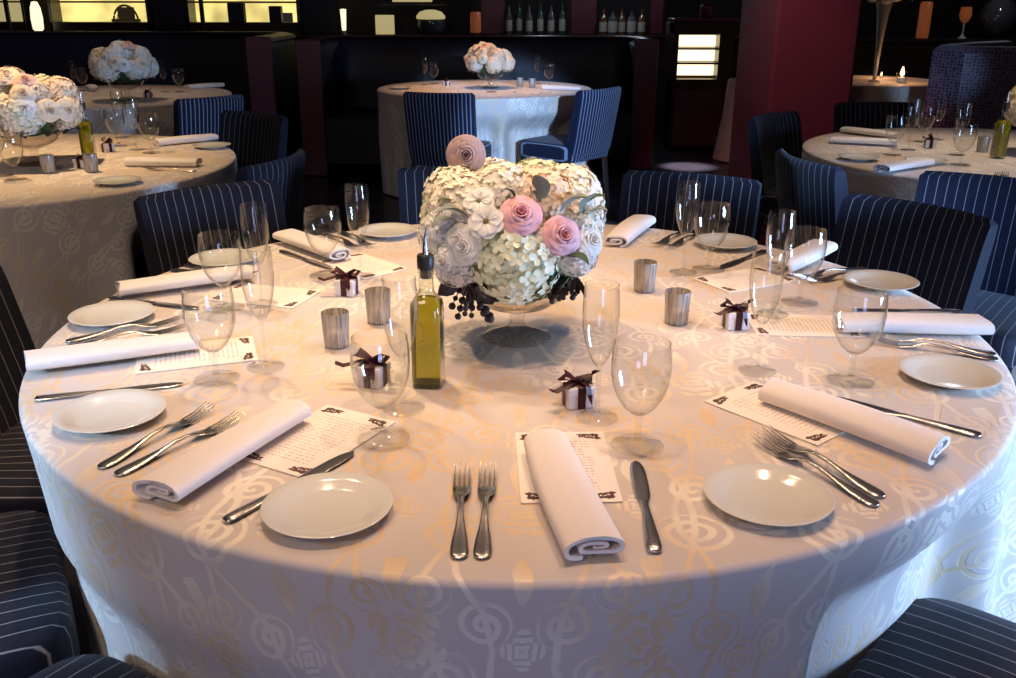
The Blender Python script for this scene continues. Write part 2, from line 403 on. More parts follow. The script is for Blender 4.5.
for c, R, sd, lb in ((L1, .93, 7, 'damask cloth on the round table at left with a green oil bottle'),
                 (R1, .90, 8, 'damask cloth on the round table at right with a yellow oil bottle'),
                 (C1, .81, 13, 'bluish lit cloth on the round table in the centre booth'),
                 (L2, .88, 10, 'dim white cloth on the far round table in the left booth'),
                 (RB, .60, 11, 'white cloth on the small table holding the tall trumpet vase')):
    dn = [(math.radians(a), hw, rr - .29, .50) for t, a, rr, hw in DENT if t is c]
    o = ob('tablecloth', cloth_mesh('cloth', R, sd, NT=220, amp=.030, flare=-.03, dents=dn), loc=(c[0], c[1], 0))
    tag(o, lb, 'tablecloth', 'damask tablecloths')
o = ob('tablecloth', MB().lathe([(.01, .72), (.22, .72), (.235, .70), (.26, .40), (.32, .01)], 36, (2.20, 6.85, 0)).mesh('beige cloth', M['beige']))
tag(o, 'beige cloth on a small table behind the maroon pillar', 'tablecloth')

# ------------------------------------------------------------------ chairs
def chair_parts(mat):
    # seat
    sw, sd, z0, z1 = .235, .25, .36, .475
    b = MB(); P, U = [], []
    n = 40
    def ring(k, z):
        R = []
        for t in np.linspace(0, 2 * PI, n, endpoint=False):
            c, s_ = math.cos(t), math.sin(t); e = 2 / 7
            R.append((sw * k * math.copysign(abs(c) ** e, c), .02 + sd * k * math.copysign(abs(s_) ** e, s_), z))
        return R
    for k, z in ((.02, z0), (.96, z0), (1, z0 + .02), (1, z1 - .035), (.985, z1 - .015), (.94, z1 - .004), (.8, z1), (.4, z1 + .006), (.02, z1 + .008)):
        P.append(ring(k, z))
    P = np.array(P); U = P[..., :2].copy()
    U[..., 0] = P[..., 0]
    seat = b.grid(P, cv=True, uv=U).mesh('seat', mat)
    # backrest : stack of curved closed sections
    b = MB(); hw = .222; P, U = [], []
    m = 26
    zs = [.40, .42, .5, .6, .68, .77, .805, .824, .834, .838]
    tk = [.022, .030, .032, .030, .028, .026, .023, .018, .010, .002]
    for z, t in zip(zs, tk):
        lean = -.235 - (z - .44) * .20; wv = hw * (1 + .10 * (z - .44)) - (.012 if z > .832 else 0)
        xs = np.linspace(-1, 1, m); R, V = [], []
        for q in xs: R.append((q * wv, lean + .045 * q * q + t, z)); V.append((q * hw, z))
        for q in xs[::-1]: R.append((q * wv, lean + .045 * q * q - t, z)); V.append((q * hw, z))
        P.append(R); U.append(V)
    back = b.grid(P, cv=True, uv=U, cap0=True).mesh('backrest', mat)
    legs = []
    for sx in (-1, 1):
        for sy, sp in ((.2, 0), (-.2, -.05)):
            lg = MB().tube([(sx * .205, sy + .02 + sp, 0), (sx * .205, sy + .02, .37)], [.014, .022], 8).mesh('leg', M['wood'])
            legs.append(('leg', lg))
    return [('seat', seat), ('backrest', back)] + legs
CP, CPF = chair_parts(M['stripe']), chair_parts(M['stripe_fine'])
def chair(x, y, face, label, group, fine=False):
    return thing('dining_chair', CPF if fine else CP, label, 'chair', (x, y, 0), math.radians(face) - PI / 2, group)
def chair_at(c, ang, r, label, group, fine=False, turn=0):
    a = math.radians(ang); return chair(c[0] + r * math.cos(a), c[1] + r * math.sin(a), ang + 180 + turn, label, group, fine)
O = (0, 0); g = 'pinstripe chairs around the front table'
chair_at(O, 132.5, 1.13, 'navy pinstripe chair behind the front table, upper left, before the left table', g)
chair_at(O, 97, 1.16, 'navy pinstripe chair hidden mostly behind the big flower centrepiece', g)
chair_at(O, 65, 1.13, 'navy pinstripe chair right of the flowers, below the maroon pillar', g)
chair_at(O, 34.5, 1.12, 'navy pinstripe chair leaning at the right edge of the front table', g)
chair_at(O, 180, .94, 'navy pinstripe chair cut off at the left edge beside the front table', g)
chair_at(O, 209, 1.175, 'pinstripe chair seat tucked under the left drape of the front table', g)
chair_at(O, 239, 1.165, 'pinstripe seat at the lower left corner, nearest the viewer', g)
chair_at(O, -50, 1.115, 'pinstripe seat at the lower right corner under the lifted cloth', g, False, 10)
chair(1.42, 1.02, 232, 'blue lit pinstripe chair facing forward at the right edge of the photo', 'spare pinstripe chairs')
g = 'pinstripe chairs at the left table'
chair_at(L1, -14, .96, 'pinstripe chair on the right side of the left table, behind the upper left chair', g)
chair_at(L1, 56, 1.08, 'pinstripe chair at the rear right of the left table', g)
g = 'pinstripe chairs at the right table'
chair_at(R1, 213, 1.0, 'dark pinstripe chair with dipped back at the left front of the right table', g, False, -22)
chair_at(R1, 137, .90, 'dark pinstripe chair in front of the maroon pillar', g)
chair_at(R1, 95, 1.12, 'dark chair behind the right table, below the candle table', g)
g = 'chairs at the far booth tables'
chair_at(C1, -102, .98, 'blue pinstripe chair with its back turned at the centre booth table', g, True)
chair_at(C1, -51, .93, 'blue pinstripe chair at the right of the centre booth table', g, True, 10)
chair_at(L2, -40, 1.08, 'dim pinstripe chair in front of the far left booth table', g, True)
chair_at(L2, -95, 1.02, 'dark chair before the far left table, behind the oil bottle', g, True)

# ------------------------------------------------------------------ tableware meshes
def flute_parts():
    out = [(.0045, .088), (.010, .094), (.0175, .108), (.0235, .128), (.0272, .150), (.0285, .172), (.0278, .195), (.0262, .220)]
    bowl = MB().lathe(out + [(r - .0009, z) for r, z in out[::-1]][:-1] + [(.002, .092)], 40).mesh('flute bowl', M['glass'])
    stem = MB().lathe([(.0005, .010), (.0045, .010), (.0037, .02), (.0033, .05), (.0036, .078), (.005, .089), (.0005, .0905)], 16).mesh('flute stem', M['solidglass'])
    foot = MB().lathe([(.0005, 0), (.033, 0), (.0335, .0012), (.032, .0022), (.015, .0045), (.006, .0085), (.0045, .0102), (.0005, .0102)], 36).mesh('flute foot', M['solidglass'])
    return [('bowl', bowl), ('stem', stem), ('foot', foot)]
def goblet_parts():
    out = [(.006, .050), (.013, .054), (.024, .064), (.0345, .081), (.0415, .103), (.0437, .125), (.0425, .146), (.0405, .163)]
    bowl = MB().lathe(out + [(r - .001, z) for r, z in out[::-1]][:-1] + [(.002, .053)], 44).mesh('goblet bowl', M['glass'])
    stem = MB().lathe([(.0005, .010), (.006, .010), (.0048, .02), (.0046, .036), (.006, .046), (.0075, .051), (.0005, .053)], 18).mesh('goblet stem', M['solidglass'])
    foot = MB().lathe([(.0005, 0), (.039, 0), (.0395, .0013), (.038, .0024), (.018, .005), (.008, .0085), (.006, .0102), (.0005, .0102)], 40).mesh('goblet foot', M['solidglass'])
    return [('bowl', bowl), ('stem', stem), ('foot', foot)]
FL, GO = flute_parts(), goblet_parts()
PLATE = MB().lathe([(.0005, .001), (.044, .001), (.046, 0), (.050, 0), (.052, .003), (.068, .0085), (.0825, .0135), (.084, .0150), (.0825, .0158), (.068, .0108), (.054, .0060), (.050, .0050), (.0005, .0046)], 64).mesh('plate', M['porcelain'], True, 60)
def loft_rows(rows, n=12, p=2.6):
    """rows: (y, half width, half thickness, z centre)"""
    P = []
    for y, hw, ht, z in rows:
        P.append([(hw * math.copysign(abs(math.cos(t)) ** (2 / p), math.cos(t)), y, z + ht * math.copysign(abs(math.sin(t)) ** (2 / p), math.sin(t))) for t in np.linspace(0, 2 * PI, n, endpoint=False)])
    return P
def fork_mesh():
    b = MB()
    h = [(0, .002, .0008, .0026), (.002, .0075, .0016, .0028), (.008, .0105, .0019, .003), (.02, .0112, .0020, .0032), (.04, .0098, .0020, .0042), (.06, .0072, .0021, .0058), (.08, .0047, .0023, .0082), (.10, .0036, .0025, .0112), (.122, .0034, .0022, .0120), (.132, .0046, .0018, .0110), (.140, .0085, .0015, .0090), (.150, .0115, .0013, .0062), (.162, .0122, .0012, .0040), (.172, .0124, .0011, .0036)]
    b.grid(loft_rows(h), cv=True, cap0=True, cap1=True)
    for k in range(4):
        x = -.0103 + k * .00687
        P = np.array(loft_rows([(.168, .0021, .0011, .0036), (.19, .0018, .0010, .0048), (.212, .0014, .0009, .0085), (.226, .0006, .0006, .0118)], 8)); P[..., 0] += x
        b.grid(P, cv=True, cap0=True, cap1=True)
    return b.mesh('fork', M['steel'], True, 50)
def knife_meshes():
    h = MB().grid(loft_rows([(0, .003, .001, .0032), (.002, .008, .0026, .0035), (.01, .0098, .0032, .0036), (.03, .0098, .0032, .0036), (.06, .0082, .003, .0036), (.09, .0058, .0027, .0035), (.108, .0050, .0025, .0034), (.114, .0065, .0026, .0034), (.120, .0068, .0014, .0034)]), cv=True, cap0=True, cap1=True).mesh('knife handle', M['steel'], True, 50)
    P = np.array(loft_rows([(.118, .0062, .0012, .0034), (.126, .0075, .0009, .0034), (.135, .0098, .0008, .0034), (.165, .0110, .0008, .0034), (.195, .0110, .0008, .0034), (.215, .0098, .0007, .0034), (.228, .0065, .0007, .0034), (.234, .0015, .0006, .0034)]))
    bl = MB().grid(P, cv=True, cap0=True, cap1=True).mesh('knife blade', M['steel'], True, 50)
    return [('handle', h), ('blade', bl)]
FORK, KNIFE = fork_mesh(), knife_meshes()
def napkin_mesh(seed, L=.29, hw=.046, ht=.0175):
    rnd = random.Random(seed); turns = 2.3; n = 80; th = .0056
    def sec(k):
        o, i = [], []
        for q in range(n):
            t = q / (n - 1); a = -2 * PI * turns * (1 - t) - 1.9; s = .06 + .94 * t
            for lst, dd in ((o, 0), (i, th)):
                x = max(hw * s - dd, .002) * math.copysign(abs(math.cos(a)) ** .75, math.cos(a))
                z = max(ht * s - dd * .9, .0012) * math.copysign(abs(math.sin(a)) ** .75, math.sin(a))
                lst.append((x, z))
        return o + i[::-1]
    base = np.array(sec(0)); P = []
    ph = [rnd.uniform(0, 6.28) for _ in range(4)]
    for k, y in enumerate(np.linspace(0, L, 17)):
        f = y / L; tw = 1 - .14 * f + .03 * math.sin(5 * f + ph[0]); zt = 1 + .06 * math.sin(4 * f + ph[1])
        x = base[:, 0] * tw + .004 * math.sin(3 * f + ph[2]); z = base[:, 1] * zt
        yy = y + .004 * np.sin(base[:, 0] * 60 + ph[3]) * (1 if k in (0, 16) else .3)
        P.append(np.stack([x, np.broadcast_to(yy, x.shape), z - base[:, 1].min() * zt + .0005], 1))
    return MB().grid(P, cv=True, cap0=True, cap1=True).mesh('napkin', M['linen'], True, 70)
NAP = [napkin_mesh(k) for k in range(3)]
def menu_parts():
    card = MB().box((0, 0, .0012), (.135, .212, .0018)).mesh('menu card', M['paper'], False)
    def scroll(sx, sy):
        b = MB()
        def ribbon(pts, wd):
            pts = np.array(pts); P = []
            for i in range(len(pts)):
                t = pts[min(i + 1, len(pts) - 1)] - pts[max(i - 1, 0)]; t /= np.linalg.norm(t) + 1e-9; nn = np.array([-t[1], t[0]])
                wq = wd * (1 - .75 * i / (len(pts) - 1))
                a, c = pts[i] + nn * wq, pts[i] - nn * wq
                P.append([(a[0], a[1], .00205), (a[0], a[1], .0026), (c[0], c[1], .0026), (c[0], c[1], .00205)])
            P = np.array(P); P[..., 0] = sx * (.0610 - P[..., 0]); P[..., 1] = sy * (.0995 - P[..., 1])
            b.grid(P, cv=True, cap0=True, cap1=True)
        sp = lambda cx, cy, R, a0, tn: [(cx + R * (1 - .8 * k / 14) * math.cos(a0 + tn * k / 14), cy + R * (1 - .8 * k / 14) * math.sin(a0 + tn * k / 14)) for k in range(15)]
        ribbon([(.004, .004), (.012, .006), (.024, .003), (.036, .004)], .0025); ribbon([(.004, .004), (.005, .011), (.003, .018)], .0022)
        for q in ((.010, .011, .006, 0, 7), (.020, .009, .006, 2.5, -7), (.030, .006, .005, 1, 7), (.005, .018, .0035, 3, 6), (.014, .004, .004, 4, -6)): ribbon(sp(*q), .0022)
        return ('corner_ornament', b.mesh('corner ornament', M['ornament'], False))
    return [('card', card, [scroll(a, c) for a in (-1, 1) for c in (-1, 1)])]
MENU = menu_parts()
def favor_parts():
    s, h = .046, .036
    body = MB().box((0, 0, h * .36), (s - .002, s - .002, h * .72), .001).mesh('favor box body', M['boxcard'])
    lid = MB().box((0, 0, h * .82), (s, s, h * .38), .0015).mesh('favor box lid', M['boxcard'])
    rb = MB()
    rw = .0068
    for ang in (0, PI / 2):
        o = s / 2 + .0006
        pts = [(-o, 0, .0005), (-o, 0, h + .0130 - .012), (-o + .003, 0, h + .0022), (o - .003, 0, h + .0022), (o, 0, h + .001), (o, 0, .0005)]
        P = []
        for q in pts:
            P.append([(q[0], -rw, q[2]), (q[0], rw, q[2])])
        P = np.array(P)
        if ang: P = np.stack([-P[..., 1], P[..., 0], P[..., 2]], -1)
        rb.grid(P)
    ribbon = rb.mesh('ribbon', M['satin'])
    def strip(pts, wd, tilt=0.3):
        pts = np.array(pts); P = []
        for i in range(len(pts)):
            t = pts[min(i + 1, len(pts) - 1)] - pts[max(i - 1, 0)]; t /= np.linalg.norm(t) + 1e-9
            sd = np.cross(t, (0, 0, 1.)); sd = sd / (np.linalg.norm(sd) + 1e-6) if np.linalg.norm(sd) > .2 else np.array([0, 1., 0])
            sd = sd + np.array([0, 0, tilt]); sd /= np.linalg.norm(sd)
            P.append([pts[i] + sd * wd, pts[i] - sd * wd])
        return P
    bow = MB(); z = h + .004
    for sx in (-1, 1):
        lp = [(0, 0, z), (sx * .012, -.004, z + .012), (sx * .024, -.006, z + .019), (sx * .030, -.004, z + .013), (sx * .026, .002, z + .004), (sx * .012, .003, z + .002), (0, 0, z)]
        bow.grid(strip(lp, .0085, .55))
    bow.grid(strip([(0, -.001, z), (.006, -.012, z + .003), (.010, -.024, z - .001), (.0115, -.028, z - .014), (.013, -.030, z - .028)], .006))
    bow.grid(strip([(0, -.001, z), (-.016, -.012, z + .004), (-.030, -.020, z), (-.044, -.024, z - .004), (-.056, -.030, z + .002)], .0055))
    bow.ball((0, -.002, z + .004), .0062, 10, 6, (1.1, .8, 1))
    bw = bow.mesh('bow', M['satin'])
    return [('box', body), ('lid', lid), ('ribbon', ribbon, [('bow', bw)])]
FAVOR = favor_parts()
def votive_parts():
    out = [(.0005, 0), (.0215, 0), (.0235, .002), (.0240, .006), (.0265, .066), (.0262, .068), (.0250, .068), (.0228, .012), (.0005, .011)]
    g_ = MB().lathe(out, 36).mesh('votive cup', M['votive'])
    c_ = MB().lathe([(.0005, .0115), (.018, .0115), (.019, .013), (.019, .026), (.0175, .028), (.0005, .027)], 24).mesh('votive wax', M['wax'])
    return [('cup', g_), ('candle', c_)]
VOT = votive_parts()
def sq_ring(h, z, k=6.0, n=32):
    return [(h * math.copysign(abs(math.cos(t)) ** (2 / k), math.cos(t)), h * math.copysign(abs(math.sin(t)) ** (2 / k), math.sin(t)), z) for t in np.linspace(0, 2 * PI, n, endpoint=False)]
def bottle_parts():
    prof = [(.002, 0, 6), (.0235, 0, 6), (.0255, .003, 7), (.0255, .140, 7), (.0245, .149, 5), (.019, .158, 3.2), (.0135, .165, 2.3), (.0125, .172, 2), (.0122, .198, 2), (.0138, .200, 2), (.0138, .206, 2), (.0120, .207, 2)]
    g_ = MB().grid([sq_ring(h, z, k) for h, z, k in prof], cv=True, cap0=True).mesh('bottle glass', M['bottleglass'])
    oil = [(.002, .006, 6), (.0225, .006, 6), (.0238, .009, 7), (.0238, .138, 7), (.0225, .146, 5), (.0172, .154, 3.2), (.0165, .155, 3), (.001, .155, 2)]
    o_ = MB().grid([sq_ring(h, z, k) for h, z, k in oil], cv=True, cap0=True).mesh('oil fill', M['oil'])
    st = MB().lathe([(.0005, .190), (.0095, .190), (.0098, .2072), (.0135, .2076), (.0140, .210), (.0140, .228), (.0125, .230), (.0005, .2305)], 24).mesh('stopper', M['stopper'])
    sp = MB().tube([(0, 0, .228), (0, 0, .238), (.0005, 0, .255), (.004, .001, .274)], [.0055, .0042, .0030, .0022], 10).mesh('pour spout', M['steel'])
    return [('glass_body', g_), ('oil', o_), ('stopper', st, [('pour_spout', sp)])]
BOT = bottle_parts()
def vase_parts():
    out = [(.0005, .0), (.066, .0), (.0675, .002), (.064, .005), (.04, .013), (.018, .024), (.0125, .034), (.0150, .044), (.0130, .050), (.03, .058), (.066, .070), (.090, .086), (.104, .108)]
    b = MB().lathe(out + [(.102, .109), (.088, .089), (.064, .074), (.03, .063), (.0005, .060)], 48).mesh('footed bowl', M['vaseglass'])
    return b
M['vaseglass'] = thinglass('smoky pressed glass', (.97, .95, .93), rough=.03, boost=1.2, edge=5.0)
VASE = vase_parts()

# ------------------------------------------------------------------ flowers
def hydrangea(r, mat, seed, n=170, ps=.0135):
    rnd = random.Random(seed); b = MB(); b.ball((0, 0, 0), r * .90, 16, 10)
    ga = PI * (3 - 5 ** .5)
    for i in range(n):
        z = 1 - 2 * (i + .5) / n; q = math.sqrt(1 - z * z); a = ga * i + rnd.uniform(-.15, .15)
        d = Vector((q * math.cos(a), q * math.sin(a), z)); c = d * r * rnd.uniform(.94, 1.06)
        t1 = d.orthogonal().normalized(); t2 = d.cross(t1); sp = rnd.uniform(0, 6.28); tilt = Vector((rnd.uniform(-.3, .3), rnd.uniform(-.3, .3), rnd.uniform(-.3, .3)))
        dd = (d + tilt).normalized()
        V, Fs = [], []
        for k in range(4):
            an = sp + k * PI / 2; e1 = t1 * math.cos(an) + t2 * math.sin(an); e2 = dd.cross(e1).normalized(); s = ps * rnd.uniform(.85, 1.1); m0 = len(V)
            for (l, wv, h) in ((0, 0, 0), (.45, .42, .16), (.95, .36, .22), (1.08, 0, .16), (.95, -.36, .22), (.45, -.42, .16)):
                V.append(c + e1 * (l * s) + e2 * (wv * s) + dd * (h * s))
            Fs += [(m0, m0 + 1, m0 + 2, m0 + 3), (m0, m0 + 3, m0 + 4, m0 + 5)]
        b.add([tuple(v) for v in V], Fs)
    return b.mesh('hydrangea', mat, True, 50)
def rose(mat, seed, size=1.0, layers=6, flat=0.0):
    rnd = random.Random(seed); b = MB()
    for L in range(layers):
        f = L / (layers - 1); npet = 3 + L // 2; r0 = .004 + .012 * f; rt = .006 + .024 * f ** 1.1; h = (.030 - .010 * f * (1 + flat))
        for k in range(npet):
            a0 = 2 * PI * (k + .5 * (L % 2)) / npet + rnd.uniform(-.15, .15); half = PI / npet * 1.35; P = []
            for j in range(6):
                t = j / 5; row = []
                for i in range(7):
                    s = i / 3 - 1; ed = 1 - .22 * abs(s) ** 3 * t
                    rr = r0 + (rt - r0) * t ** (1.2 + .8 * (1 - f)) + .006 * f * max(0, t - .7) / .3
                    zz = h * ed * (math.sin(min(1, t * 1.08) * PI / 2 * (1 if f < .7 else 1.0))) - .008 * f * max(0, t - .75) / .25 - .016 * f * f * .6
                    an = a0 + half * s * (1 - .25 * (1 - t))
                    row.append((rr * math.cos(an) * size, rr * math.sin(an) * size, (zz - .012 + .004 * f) * size))
                P.append(row)
            b.grid(P)
    b.ball((0, 0, -.006 * size), .012 * size, 10, 6)
    return b.mesh('rose', mat, True, 70)
def open_flower(mat, seed, R=.034, n=7):
    rnd = random.Random(seed); b = MB()
    for lay in range(2):
        for k in range(n):
            a0 = 2 * PI * (k + .5 * lay) / n + rnd.uniform(-.1, .1); P = []
            for j in range(5):
                t = j / 4; row = []
                for i in range(5):
                    s = i / 2 - 1; an = a0 + s * (PI / n) * 1.25 * math.sin(.35 + t * 1.9)
                    rr = R * (.12 + .88 * t) * (1 - .12 * abs(s) ** 2 * t) * (1 - .18 * lay)
                    row.append((rr * math.cos(an), rr * math.sin(an), R * (.10 + .42 * t - .30 * t * t) + .004 * lay + .002 * s * s))
                P.append(row)
            b.grid(P)
    return b.mesh('open flower', mat, True, 70)
EYE = MB().ball((0, 0, .006), .0075, 12, 6, (1, 1, .7)).mesh('flower eye', M['eye'])
def leaf_mesh(mat, L=.05, wd=.018, seed=0):
    P = []
    for j in range(8):
        t = j / 7; q = wd * math.sin(PI * (t * .93 + .05)) ** .8
        P.append([(s * q, t * L, abs(s) * q * .35 + .012 * math.sin(t * 2.4) * L / .05) for s in (-1, -.5, 0, .5, 1)])
    b = MB().grid(P); b.grid([[(s * .9 * p[0], p[1], p[2] - .0008) for p in r] for r, s in ((r, 1) for r in P)])
    return b.mesh('leaf', mat, True, 80)
def sprig_mesh(seed):
    rnd = random.Random(seed); b = MB()
    for k in range(9):
        a = rnd.uniform(-1.2, 1.2); p0 = Vector((0, 0, 0)); p1 = Vector((.022 * math.sin(a), .02 * rnd.uniform(-1, 1), -.02 - .022 * rnd.random())); p2 = p1 + Vector((.012 * math.sin(a * 1.4), .006, -.012 - .012 * rnd.random()))
        b.tube([p0, p1, p2], [.0012, .001, .0008], 5)
        for q in (p1, p2, (p1 + p2) / 2): b.ball(q, .0042 + .002 * rnd.random(), 7, 5)
    for k in range(7):
        a = rnd.uniform(0, 6.28); c = Vector((.014 * math.cos(a), .012 * math.sin(a), -.016 * rnd.random())); P = []
        e = Vector((math.cos(a), .6 * math.sin(a), -.7)).normalized(); s2 = e.cross(Vector((0, 1, .3))).normalized()
        for j in range(5):
            t = j / 4; P.append([tuple(c + e * (.036 * t) + s2 * (s * .013 * math.sin(PI * (t * .9 + .06))) + Vector((0, -.004 * abs(s), 0))) for s in (-1, 0, 1)])
        b.grid(P)
    return b.mesh('dark sprig', M['dark_leaf'], True, 70)
HY = {k: hydrangea(.075, M[k], i + 3) for i, k in enumerate(('cream', 'ivory', 'green_cream', 'warm_cream'))}
RS = {k: rose(M[k], i + 20) for i, k in enumerate(('pink', 'ivory', 'mauve', 'blush', 'warm_cream'))}
OF = open_flower(M['ivory'], 5)
LF = {k: leaf_mesh(M[k]) for k in ('sage', 'green', 'dark_leaf')}
SP = [sprig_mesh(k) for k in (1, 2)]
def aim(d, c, s=1., roll=0., axis='Z'):
    q = Vector(d).to_track_quat(axis, 'Y' if axis == 'Z' else 'Z')
    return Matrix.Translation(Vector([float(k) for k in c])) @ q.to_matrix().to_4x4() @ Matrix.Rotation(roll, 4, axis) @ Matrix.Scale(s, 4)

def part_tag(o, label): o['label'] = label; return o
vb = on(517, 337)
v_ = ob('footed_bowl', VASE, loc=(vb[0], vb[1], TZ + .001)); tag(v_, 'clear footed glass bowl under the flowers on the front table', 'vase', 'vases')
bq = bpy.data.objects.new('flower_arrangement', None); COL.objects.link(bq); bc = np.array([vb[0], vb[1], TZ + .085]); bq.location = bc
tag(bq, 'low dome of cream hydrangeas and pink roses on the front table', 'flowers', 'flower centrepieces')
DC, DR = np.array([vb[0] - .008, vb[1], TZ + .178]), np.array([.207, .185, .172])
def dome(px, py, k=1.0):
    d = ray(px, py) / (DR * k); o_ = (CAM - DC) / (DR * k); a = d @ d; b_ = 2 * o_ @ d; c_ = o_ @ o_ - 1; dis = b_ * b_ - 4 * a * c_
    t = (-b_ - math.sqrt(dis)) / (2 * a) if dis > 0 else -b_ / (2 * a)
    p = CAM + ray(px, py) * t; nrm = (p - DC) / DR ** 2; return p, nrm / np.linalg.norm(nrm)
def put(name, me, px, py, s=1., k=1.0, sink=0., roll=0., axis='Z', up=0.0, subs=()):
    p, nrm = dome(px, py, k); dv = nrm + np.array([0, 0, up]); dv /= np.linalg.norm(dv)
    o = ob(name, me, bq, mw=aim(dv, p - nrm * sink - bc, s, roll, axis))
    for n2, m2 in subs: ob(n2, m2, o)
    return o
core = MB().ball((0, 0, 0), 1, 28, 18, (.145, .135, .10)).mesh('foliage mound', M['green'])
ob('foliage_mound', core, bq, loc=DC - bc)
for px, py, s, mk in ((452, 195, .95, 'cream'), (500, 178, .85, 'cream'), (548, 186, .85, 'warm_cream'), (515, 262, 1.05, 'green_cream'), (432, 228, .62, 'ivory'), (588, 222, .62, 'cream'), (580, 195, .55, 'cream'), (447, 262, .62, 'ivory'), (585, 255, .5, 'ivory'), (545, 245, .5, 'cream')):
    put('hydrangea', HY[mk], px, py, s, sink=.055 * s, roll=px * .1)
for k in range(7):     # far side of the dome
    a = math.radians(12 + 26 * k); z = .35 if k % 2 else .72
    d = np.array([math.cos(a) * math.sqrt(1 - z * z), math.sin(a) * math.sqrt(1 - z * z), z])
    ob('hydrangea', HY[('cream', 'ivory', 'green_cream')[k % 3]], bq, mw=aim(d, DC + d * DR * .74 - bc, .85, k))
for px, py, s in ((521, 214, 1.05), (563, 235, 1.0)):
    part_tag(put('rose', RS['pink'], px, py, s, 1.08, .0, px), 'pink rose')
for px, py, s in ((592, 240, .9), (458, 240, .85), (443, 262, .75), (463, 247, .9), (440, 215, .8)):
    put('rose', RS['ivory'], px, py, s, 1.05, .004, px)
p_, _n = dome(466, 158, 1.0); part_tag(ob('rose', RS['mauve'], bq, mw=aim(CAM - p_, p_ + (0, 0, .006) - bc, 1.05)), 'dusky mauve rose')
for px, py, s in ((487, 223, .95), (480, 203, .85)):
    put('open_flower', OF, px, py, s, 1.06, .0, px, subs=[('flower_eye', EYE)])
for px, py, s, roll, kk in ((537, 192, 1.0, .2, 'sage'), (572, 208, 1.1, -1.2, 'sage'), (590, 208, 1.0, -.7, 'sage'), (600, 214, .7, -1.5, 'sage'), (455, 216, 1.0, 1.5, 'sage'), (443, 225, .8, 2.1, 'sage'), (600, 200, .6, -1.3, 'green'), (505, 192, .5, 1.0, 'green'), (575, 262, .9, -2.0, 'green'), (440, 205, .5, 2, 'green')):
    p, nrm = dome(px, py, 1.12); tv = np.array([-math.sin(roll), -.35, math.cos(roll)])
    ob('leaf', LF[kk], bq, mw=aim(tv, p - tv * .02 - bc, s, 0, 'Y'))
part_tag(ob('berry_sprig', SP[0], bq, mw=aim((0, 0, 1), wallpt(468, 280, vb[1] - .13) - bc, 1.25)), 'dark berry sprig')
part_tag(ob('berry_sprig', SP[1], bq, mw=aim((.3, 0, 1), wallpt(572, 272, vb[1] - .13) - bc, .95)), 'dark berry sprig')

# small centrepieces of the other tables
def bouquet(loc, s, seed, label, kinds, rk=('blush', 'ivory', 'mauve', 'warm_cream')):
    rnd = random.Random(seed)
    r = bpy.data.objects.new('flower_arrangement', None); COL.objects.link(r); r.location = [float(q) for q in loc]
    tag(r, label, 'flowers', 'flower centrepieces')
    ob('foliage_mound', core, r, mw=Matrix.Translation((0, 0, .075 * s)) @ Matrix.Scale(s * .78, 4))
    for k in range(13):
        z = (.95, .6, .6, .55, .55, .6, .1, .1, .05, .1, .1, .05, .1)[k]; a = k * 1.19 + seed; q = math.sqrt(1 - z * z)
        d = np.array([q * math.cos(a), q * math.sin(a), z]); sc = s * rnd.uniform(.72, .95)
        ob('hydrangea', HY[kinds[k % len(kinds)]], r, mw=aim(d, d * np.array([.13, .13, .10]) * s + (0, 0, .075 * s), sc, k))
    for k in range(7):
        z = rnd.uniform(.1, .95); a = -PI / 2 + rnd.uniform(-1.6, 1.6); q = math.sqrt(1 - z * z); d = np.array([q * math.cos(a), q * math.sin(a), z])
        ob('rose', RS[rk[k % 4]], r, mw=aim(d, d * np.array([.19, .19, .16]) * s + (0, 0, .075 * s), s * 1.1, k))
    for k in range(6):
        a = -PI / 2 + (k - 2.5) * .6; d = np.array([math.cos(a), math.sin(a), .05])
        ob('leaf', LF[('green', 'dark_leaf')[k % 2]], r, mw=aim(d, d * .12 * s, s * 1.3, 0, 'Y'))
    return r
def vase2(loc, label, s=1.):
    o = ob('footed_bowl', VASE, mw=Matrix.Translation([float(q) for q in loc]) @ Matrix.Scale(s, 4)); tag(o, label, 'vase', 'vases'); return o
def centre(px, py, s, seed, kinds, where, lift=.1):
    p = on(px, py); vase2((p[0], p[1], TZ + .001), 'footed glass flower bowl ' + where, s)
    bouquet((p[0], p[1], TZ + lift * s), s, seed, 'round bunch of pale flowers ' + where, kinds, ('warm_cream', 'ivory', 'warm_cream', 'blush'))
centre(36, 164, 1.14, 3, ('warm_cream', 'cream', 'warm_cream'), 'on the left table by the green oil bottle')
centre(128, 100, 1.12, 5, ('ivory', 'cream', 'ivory'), 'on the far table in the left booth')
centre(490, 88, .98, 8, ('warm_cream', 'cream', 'warm_cream'), 'on the centre booth table')
centre(1042, 154, 1.0, 9, ('cream', 'warm_cream'), 'on the right table, cut by the photo edge')

